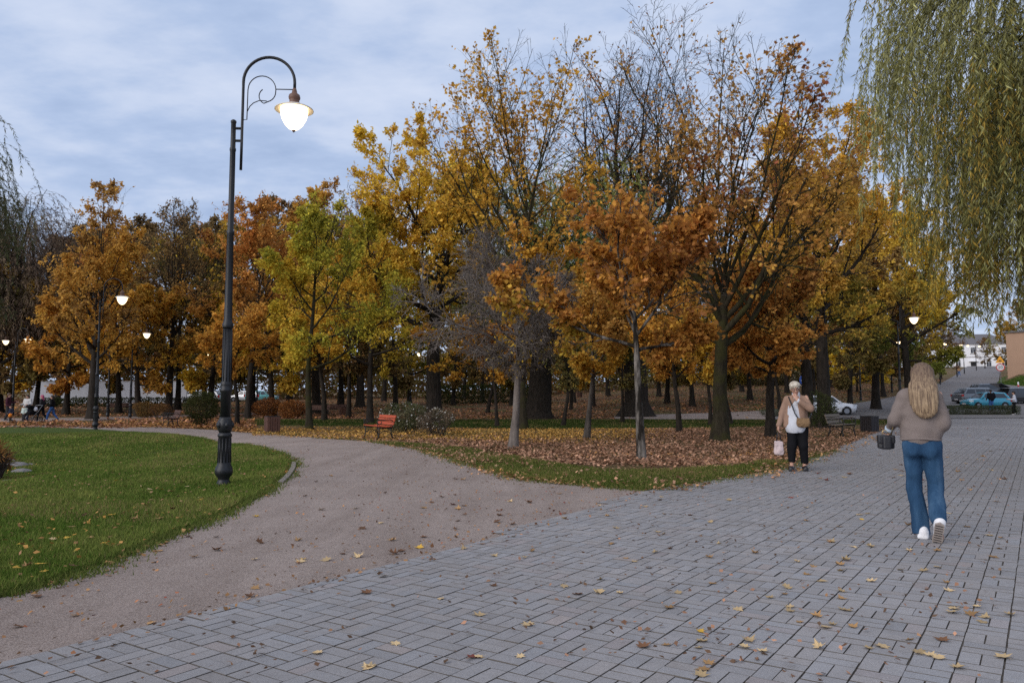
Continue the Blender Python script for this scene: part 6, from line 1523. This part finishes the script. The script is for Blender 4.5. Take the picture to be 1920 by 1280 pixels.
# -- the small far figures ---------------------------------------------------
def walker(loc, rz, label, cat, H, top, legs, hairm, shoe=M['leather'], stride=.22, long_hair=False, arms=((.03, .05), (-.03, .05)), coat=.0, h=.026, bulk=1.0, hood=False, scarf=None, sit=False, skirt=False):
    s = H / 1.7; r = empty('person', loc, rz, label, cat)
    c = lambda p: tuple(np.array(p, float) * s)
    hc_ = c((0, .03, 1.565)); hp, at = head_prims(hc_, (0, 1, -.1), (0, .1, 1), s * (1.0 if H > 1.3 else 1.28))
    W_ = .165 * bulk
    j = {}
    for q, st in ((-1, stride), (1, -stride)):
        j[q] = (c((q * .09, 0, .88)), c((q * .095, st * .55 + .06, .47)), c((q * .10, st * (1.0 if st > 0 else 1.25), .09 + (.06 if st < 0 else 0))))
    A = {q: (c((q * W_, 0, 1.37)), c((q * (W_ + .075), a[0] - .04, 1.10)), c((q * (W_ + .06), a[0] + a[1] + .08, .87 + a[1] * 1.2))) for q, a in ((-1, arms[0]), (1, arms[1]))}
    R = lambda v: v * s
    bd = hp + [cap(c((0, 0, 1.36)), c((0, .02, 1.48)), R(.055), R(.05)), cap(c((0, 0, .92)), c((0, 0, 1.28)), R(.12), R(.13), (1, .75, 1))]
    tp = [cap(c((0, 0, .98 - coat)), c((0, 0, 1.25)), R(.165 * bulk), R(.155 * bulk), (1.05, .78, 1), .05), cap(c((-.10, 0, 1.345)), c((.10, 0, 1.345)), R(.08), R(.08), (1, 1, 1), .05)]
    lg = [cap(c((-.08, 0, .88)), c((.08, 0, .88)), R(.10), R(.10), (1, 1, 1), .05)]; sh = []
    for q in (-1, 1):
        a, b, d = A[q]; bd += [cap(a, b, R(.04), R(.035)), cap(b, d, R(.034), R(.024))]; dv = Vector(d) - Vector(b); bd += hand_prims(d, dv, (-q, .2, 0), s, .6, q)
        tp += [cap(a, b, R(.072 * bulk), R(.065), (1, 1, 1), .04), cap(b, tuple(Vector(b).lerp(Vector(d), .92)), R(.064), R(.046), (1, 1, 1), .03)]
        a, b, d = j[q]; bd += [cap(a, b, R(.075), R(.05)), cap(b, d, R(.05), R(.033))]
        lg += [cap(a, b, R(.096), R(.072), (1, 1, 1), .04), cap(b, tuple(Vector(b).lerp(Vector(d), .94)), R(.072), R(.06), (1, 1, 1), .03)]
        e = Vector(d); toe = e + Vector((0, .15 * s, -.05 * s)); bd.append(cap(d, tuple(toe), R(.034), R(.026)))
        sh.append([cap(tuple(e + Vector((0, -.03 * s, -.03 * s))), tuple(toe), R(.05), R(.042))])
    sdf_mesh('body', bd, h * .62, M['skin'], r, .02); sdf_mesh('jacket', tp, h, top, r, .03, .008, 8); sdf_mesh('trousers', lg, h, legs, r, .03, .006, 8)
    for q in sh: sdf_mesh('shoe', q, h, shoe, r)
    hs = s * (1.0 if H > 1.3 else 1.28)
    hv = [('ell', at(0, -.02, .04), (.09 * hs, .105 * hs, .095 * hs)), ('ell', at(0, -.06, -.01), (.08 * hs, .06 * hs, .08 * hs))]
    if long_hair: hv.append(cap(at(0, -.075, -.02), at(0, -.10, -.22), .08 * hs, .06 * hs, (1, .6, 1), .04))
    sdf_mesh('hood' if hood else 'hair', hv, h * .7, hairm, r, .03)
    if scarf: MB().tube([at(.06 * math.cos(a), -.02 + .06 * math.sin(a), -.16) for a in np.linspace(0, 2 * PI, 12, endpoint=False)], .03, 6, closed=True).build('scarf', scarf, r, True)
    return r
fb = lambda px, d: P(px, d)
walker(P(19, 49.5), math.radians(-70), 'tall man in a dark maroon jacket at the left end of the family', 'man', 1.80, M['maroon'], M['charcoal'], M['hair_brown'], bulk=1.15, stride=.1, arms=((.05, .22), (.0, .02)))
walker(P(24.5, 47.3), math.radians(175), 'small child in a dark jacket in front of the man in maroon', 'child', .98, M['navy'], M['charcoal'], M['hair_brown'], bulk=1.15, stride=.08)
tb = P(23.5, 46.95); o = MB().ball((0, 0, 0), (.11, .1, .12), 14, 10).build('balloon', M['orange_cloth'], None, True); o.location = (tb[0], tb[1], tb[2] + .42); tag(o, 'round orange bag held in front of the small child in the dark jacket', 'bag'); o.name = 'round_bag'
walker(P(55, 49.3), math.radians(168), 'woman in a cream jacket with a dark strap pushing a pram', 'woman', 1.68, M['cream'], M['navy'], M['hair_dark'], bulk=1.25, stride=.06, arms=((.05, .16), (.05, .16)), coat=.08)
walker(P(49, 46.8), math.radians(172), 'small child in a pale mint jacket and white hat before the cream jacket woman', 'child', 1.02, M['mint'], M['charcoal'], M['cream'], bulk=1.2, stride=.08, hood=True)
walker(P(82, 49.8), math.radians(95), 'woman with pink hair in a dark open jacket behind the pram', 'woman', 1.68, M['charcoal'], M['black_cloth'], M['hair_pink'], stride=.22, long_hair=True, scarf=M['maroon'])
walker(P(101, 49.8), math.radians(105), 'woman in a black jacket and blue jeans, last of the family', 'woman', 1.66, M['black_cloth'], M['jeans_blue'], M['hair_dark'], stride=.26, long_hair=True, bulk=1.1)
walker(P(1856, 64.0), math.radians(8), 'man in black standing with his back to the hedge by the blue hatchback', 'man', 1.80, M['black_cloth'], M['jeans_blue'], M['hair_dark'], stride=.03, bulk=1.3)
walker(P(1899, 59.5), math.radians(60), 'young person in a white shirt standing by the hedge end', 'person', 1.86, M['shirt_white'], M['black_cloth'], M['hair_dark'], M['shoe_white'], stride=.08, arms=((.05, .2), (.05, .2)))
walker(P(1798, 150), math.radians(-10), 'far walker in a tan jacket on the road before the white house', 'person', 1.75, M['tan_cloth'], M['jeans_blue'], M['hair_dark'], stride=.2, h=.05)
# pram
pb = P(66, 48.6); r = empty('pram', pb, math.radians(168), 'black pram between the family with a small white bag hung on it', 'pram')
m = MB()
for i in range(7):
    a = math.radians(-10 + i * 20); m.tube([(-.22, .28 - .28 * math.cos(a) + .05, .62 + .30 * math.sin(a)), (0, .28 - .32 * math.cos(a) + .05, .64 + .34 * math.sin(a)), (.22, .28 - .28 * math.cos(a) + .05, .62 + .30 * math.sin(a))], .07, 8)
m.build('canopy', M['black_cloth'], r, True)
sdf_mesh('seat', [('box', (0, .12, .52), (.22, .36, .12)), cap((-.12, .40, .5), (.12, .40, .5), .12, .12)], .025, M['black_cloth'], r, .04)
m = MB()
for q in (-1, 1): m.tube([(q * .24, -.45, 1.02), (q * .24, -.1, .60), (q * .24, .42, .18)], .014, 6).tube([(q * .24, .1, .5), (q * .24, -.32, .2)], .014, 6)
m.tube([(-.24, -.45, 1.02), (.24, -.45, 1.02)], .016, 6); m.build('frame', M['steel'], r, True)
for x in (-.26, .26):
    for y, q in ((-.34, .16), (.44, .13)):
        m = MB(); m.tube([(x, y + q * .85 * math.cos(a), q + q * .85 * math.sin(a)) for a in np.linspace(0, 2 * PI, 18, endpoint=False)], q * .15, 6, closed=True); m.tube([(x - .02, y, q), (x + .02, y, q)], q * .3, 8)
        for k in range(3): m.tube([(x, y + q * .8 * math.cos(k * PI / 3), q + q * .8 * math.sin(k * PI / 3)), (x, y - q * .8 * math.cos(k * PI / 3), q - q * .8 * math.sin(k * PI / 3))], .008, 4)
        m.build('wheel', M['tyre'], r, True)
tw = P(70.5, 48.4); tg = empty('small_bag', (tw[0], tw[1], tw[2] + .78), 0.2, 'small white bag with dark spots hanging on the pram', 'bag')
sdf_mesh('bag_body', [('ell', (0, 0, 0), (.11, .08, .14))], .025, M['shirt_white'], tg); MB().tube([(-.06, 0, .12), (0, 0, .2), (.06, 0, .12)], .01, 5).build('handle', M['black_cloth'], tg)
# ------------------------------------------------------------------ fallen leaves
PALE = (0.60, 0.44, 0.24); TANL = (0.42, 0.25, 0.11); BROWNL = (0.17, 0.085, 0.045); YELL = (0.62, 0.38, 0.06); REDL = (0.24, 0.07, 0.05)
def leaf_variant(k, size, thick_curl):
    rng = np.random.default_rng(900 + k); T = np.array(SHAPES['maple'], float)
    a = (T[:, :2] - np.array([0, .45])) * (1 + rng.normal(0, .09, (len(T), 2)))
    # fan of faces round the middle so the blade can curl
    ring = np.c_[a, thick_curl * ((a[:, 0] ** 2) * rng.uniform(.8, 1.6) + (a[:, 1] ** 2) * rng.uniform(-.2, 1.1)) + rng.normal(0, .03, len(a))]
    mid = ring * .5; mid[:, 2] = ring[:, 2] * .25 + rng.normal(0, .015, len(a)); V = np.concatenate([[[0, 0, .0]], mid, ring]) ; n = len(a)
    st = np.array([[0.02, -.5, .0], [-.02, -.5, 0], [rng.normal(0, .05), -.95, rng.uniform(.03, .25)]])
    V = np.concatenate([V, st]); V[:, 2] -= V[:, 2].min()
    F_ = [(0, 1 + i, 1 + (i + 1) % n) for i in range(n)] + [(1 + i, 1 + n + i, 1 + n + (i + 1) % n, 1 + (i + 1) % n) for i in range(n)] + [(1 + 2 * n, 2 + 2 * n, 3 + 2 * n)]
    return V * size, F_
LC = {'pale cream': PALE, 'tan': TANL, 'dark brown': BROWNL, 'yellow': YELL, 'red brown': REDL}
def litmat(nm, c):
    t = NT('fallen_' + nm.replace(' ', '_')); n = t.noise(45, 5, .7); oi = t.new('ShaderNodeObjectInfo')
    col = t.mix(t.ramp(n, [(.35, (0, 0, 0)), (.7, (1, 1, 1))]), tuple(x * .6 for x in c), tuple(x * 1.15 for x in c))
    hs = t.new('ShaderNodeHueSaturation'); t.lk(col, hs.inputs['Color']); t.lk(t.math('ADD', t.math('MULTIPLY', oi.outputs['Random'], .6), .7), hs.inputs['Value'])
    return t.bsdf(hs.outputs['Color'], .75, 0, .2)
LV = {}
for nm, c in LC.items():
    mt = litmat(nm, c); LV[nm] = []
    for k in range(4):
        V_, F_ = leaf_variant(k + 7 * len(LV), 1.0, (.25, .55, .9, 1.3)[k]); me = bpy.data.meshes.new('fallen_leaf'); me.from_pydata([tuple(v) for v in V_], [], F_); me.materials.append(mt); LV[nm].append(me)
rng = np.random.default_rng(71)
def region(x, y):
    px = CX + x / max(y, .1) * F
    if y < 5.2: a = 'close up'
    elif y < 8: a = 'some steps away'
    elif y < 13: a = 'mid distance'
    else: a = 'far off'
    b = 'at the far right' if px > 1650 else ('right of centre' if px > 1150 else ('near the centre' if px > 750 else 'at the left'))
    return a + ' ' + b
def strew(n, px0, px1, py0, py1, test, names, wts, size, where, zt, bias=1.0):
    got = 0; tries = 0
    while got < n and tries < 20000:
        tries += 1
        py = py0 + (py1 - py0) * rng.random() ** bias; px = rng.uniform(px0, px1); x, y = G(px, py)
        if not test(px, py, x, y): continue
        nm = names[rng.choice(len(names), p=wts)]; o = bpy.data.objects.new('fallen_leaf', LV[nm][rng.integers(4)]); COL.objects.link(o)
        s = size * rng.uniform(.7, 1.25); o.scale = (s, s, s * rng.uniform(.35, 1.0)); o.location = (x, y, float(terr(x, y)) + zt + rng.uniform(0, .004)); o.rotation_euler = (rng.normal(0, .12), rng.normal(0, .12), rng.uniform(0, 6.28))
        tag(o, '%s leaf lying on the %s, %s' % (nm, where, region(x, y)), 'leaf', 'fallen leaves on the ' + where); got += 1
pp = np.array(pave_poly); gpoly = np.array(gravel_poly); lp = np.array(lawn)
inp = lambda poly, x, y: bool(in_poly(poly, np.array([x]), np.array([y]))[0])
strew(140, 500, 1915, 900, 1275, lambda a, b, x, y: inp(pp, x, y) and rng.random() < (.35 + .65 * min(1, (a - 500) / 1100)), ['pale cream', 'tan', 'dark brown', 'yellow', 'red brown'], [.62, .25, .09, .02, .02], .078, 'paving', .021, 1.25)
strew(50, 900, 1915, 800, 905, lambda a, b, x, y: inp(pp, x, y), ['pale cream', 'tan', 'dark brown', 'red brown'], [.3, .3, .25, .15], .11, 'paving', .021)
strew(64, 20, 1200, 835, 1190, lambda a, b, x, y: inp(gpoly, x, y) and not inp(pp, x, y) and not inp(lp, x, y) and rng.random() < .25 + .75 * min(1, max(0, (a - 300) / 700)), ['pale cream', 'tan', 'dark brown', 'yellow', 'red brown'], [.2, .29, .42, .04, .05], .085, 'gravel path', .012, .8)
strew(36, 5, 520, 830, 1090, lambda a, b, x, y: inp(lp, x, y) and x > -7.2, ['yellow', 'tan', 'pale cream', 'dark brown'], [.4, .3, .2, .1], .075, 'lawn', .06, .9)

# masses of small leaves nobody could count
def litter(name, p, size, colours, seed, freq=.35, z0=.02, flat=1.2, cthr=None):
    rng_ = np.random.default_rng(seed); n = len(p); q = np.c_[p, terr(p[:, 0], p[:, 1]) + z0 + rng_.random(n) * .03]
    if cthr is not None:
        k = vnoise(q * np.array([1, 1, 0]) + seed, .8) * .6 + vnoise(q * np.array([1, 1, 0]) + seed, 2.6) * .4 + rng_.normal(0, .08, n) > cthr; q = q[k]
    d = np.linalg.norm(q[:, :2], axis=1)
    me = leaf_mesh(name, rng_, q, size, 'kite', colours if isinstance(colours, np.ndarray) else pal(rng_, q, colours, freq=freq, seed=seed, rnd=.5), 0, flat); me.materials.append(M['litter'])
    o = bpy.data.objects.new(name, me); COL.objects.link(o); tag(o, kind='stuff')
PINK = (.44, .24, .15); PINK2 = (.52, .32, .21); LBRN = (.26, .15, .085); LGLD = (.62, .36, .09); LORA = (.50, .25, .08)
LZ = gp([(470, 817), (600, 823), (690, 828), (780, 842), (860, 864), (925, 886), (985, 900), (1080, 909), (1216, 921), (1330, 904), (1440, 886), (1520, 860), (1560, 847), (1640, 814), (1690, 797), (1560, 797), (1400, 801), (1200, 804), (1000, 805), (760, 802), (600, 800), (480, 798)])
p = scatter(np.array(LZ), 56000, 11, 40, 21, .4)
px_ = CX + p[:, 0] / p[:, 1] * F; py_ = 750 + EYE * F / p[:, 1]
rng = np.random.default_rng(5)
# colour lies in drifts: gold by the slim maples, pinkish brown round the pale and the mossy trunks
w = sm((835 - py_) / 22 + .35 * (vnoise(np.c_[p, 0 * px_], .6) - .5) * 2) * sm((1290 - px_) / 160)
A_ = pal(rng, np.c_[p, 0 * px_], (LBRN, PINK, PINK2, LORA), freq=.5, rnd=.6, seed=2); B_ = pal(rng, np.c_[p, 0 * px_], (LORA, LGLD, (.5, .34, .12)), freq=.5, rnd=.6, seed=3)
pick = (rng.random(len(p)) < w)[:, None]; colr = np.where(pick, B_, A_)
# thin out over the green verge
gv = sm((py_ - 866 - 10 * (vnoise(np.c_[p, 0 * px_], .5) - .5)) / 14) * sm((1480 - px_) / 120)
gs = sm((806 - py_) / 4) * .75
k = (rng.random(len(p)) > np.maximum(gv * .86, gs)) & (vnoise(np.c_[p, np.ones(len(p))], 1.3) * .7 + vnoise(np.c_[p, np.ones(len(p)) * 4], 4.0) * .3 + rng.normal(0, .05, len(p)) > .33)
litter('leaf_litter', p[k], .078, colr[k] * rng.uniform(.55, 1.15, (k.sum(), 1)), 31, z0=.025)
FZ = [PX(-200, 37), PX(60, 37.5), PX(480, 36), PX(480, 55), PX(1690, 54), PX(1600, 70), PX(1650, 84), PX(1760, 125), PX(1800, 200), PX(-400, 140)]
p = scatter(np.array(FZ), 60000, 34, 150, 22, .5); k = vnoise(np.c_[p, np.zeros(len(p))], .25) > .30
for q_ in (gp(B_UP + B_DN), gp(C_UP + C_DN), road): k &= ~in_poly(np.array(q_), p[:, 0], p[:, 1]) | (np.random.default_rng(6).random(len(p)) < .04)
litter('leaf_litter', p[k], .2, (LBRN, (.22, .11, .06), PINK, LORA, (.13, .12, .04)), 32, z0=.03)
ST = gp([(-40, 797.5), (60, 798), (190, 801.5), (300, 801.5), (400, 806), (480, 813), (480, 790), (300, 786), (100, 791), (-40, 793)])
p = scatter(np.array(ST), 9000, 32, 52, 23, .5); litter('leaf_litter', p, .12, (LBRN, LORA, (.25, .14, .07), (.10, .12, .035)), 33)
p = scatter(lp, 1100, 5, 34, 24, .5); litter('leaf_litter', p, .05, (LGLD, LBRN, (.4, .3, .15)), 34, z0=.05)
gq = [tuple(a) for a in gravel_poly]
p = scatter(np.array(gq), 2600, 4, 34, 25, .6); pw = np.exp(-np.abs((CX + p[:, 0] / p[:, 1] * F) - 1000) / 350); k = np.random.default_rng(3).random(len(p)) < .25 + .75 * pw
litter('leaf_litter', p[k], .032, (LBRN, (.12, .07, .045), TANL, REDL), 35, z0=.010)
# drift along the paving's edge under the trees
ED = gp([(1216, 920), (1330, 904), (1440, 886), (1520, 860), (1560, 847), (1640, 814), (1700, 800), (1700, 812), (1620, 838), (1560, 868), (1440, 905), (1300, 925), (1200, 932)])
p = scatter(np.array(ED), 1500, 10, 40, 26, .5); litter('leaf_litter', p, .07, (LBRN, PINK, TANL, LORA), 36, z0=.022, cthr=.5)
p = scatter(pp, 2200, 4, 55, 27, .7); litter('leaf_litter', p, .035, (LBRN, (.12, .08, .055), PINK, TANL), 37, z0=.022, cthr=.45)

def edge_litter(edge, n, spread, size, cols, seed, z0=.012):
    rng_ = np.random.default_rng(seed); e = np.array(edge); seg = np.linalg.norm(np.diff(e, axis=0), axis=1); wgt = seg / np.maximum(3, np.linalg.norm(e[:-1], axis=1)); i = rng_.choice(len(seg), n, p=wgt / wgt.sum()); f = rng_.random((n, 1))
    p = e[i] * (1 - f) + e[i + 1] * f + rng_.normal(0, spread, (n, 2)); litter('leaf_litter', p, size, cols, seed, z0=z0, cthr=.42)
edge_litter(lawn_edge[1:13], 900, .13, .055, (LBRN, TANL, BROWNL, LORA), 61)
edge_litter(pave_edge[2:], 130, .15, .045, (LBRN, TANL, BROWNL, REDL), 62, .016)
edge_litter(path_back[7:], 1500, .22, .075, (LBRN, TANL, PINK, LORA), 63)
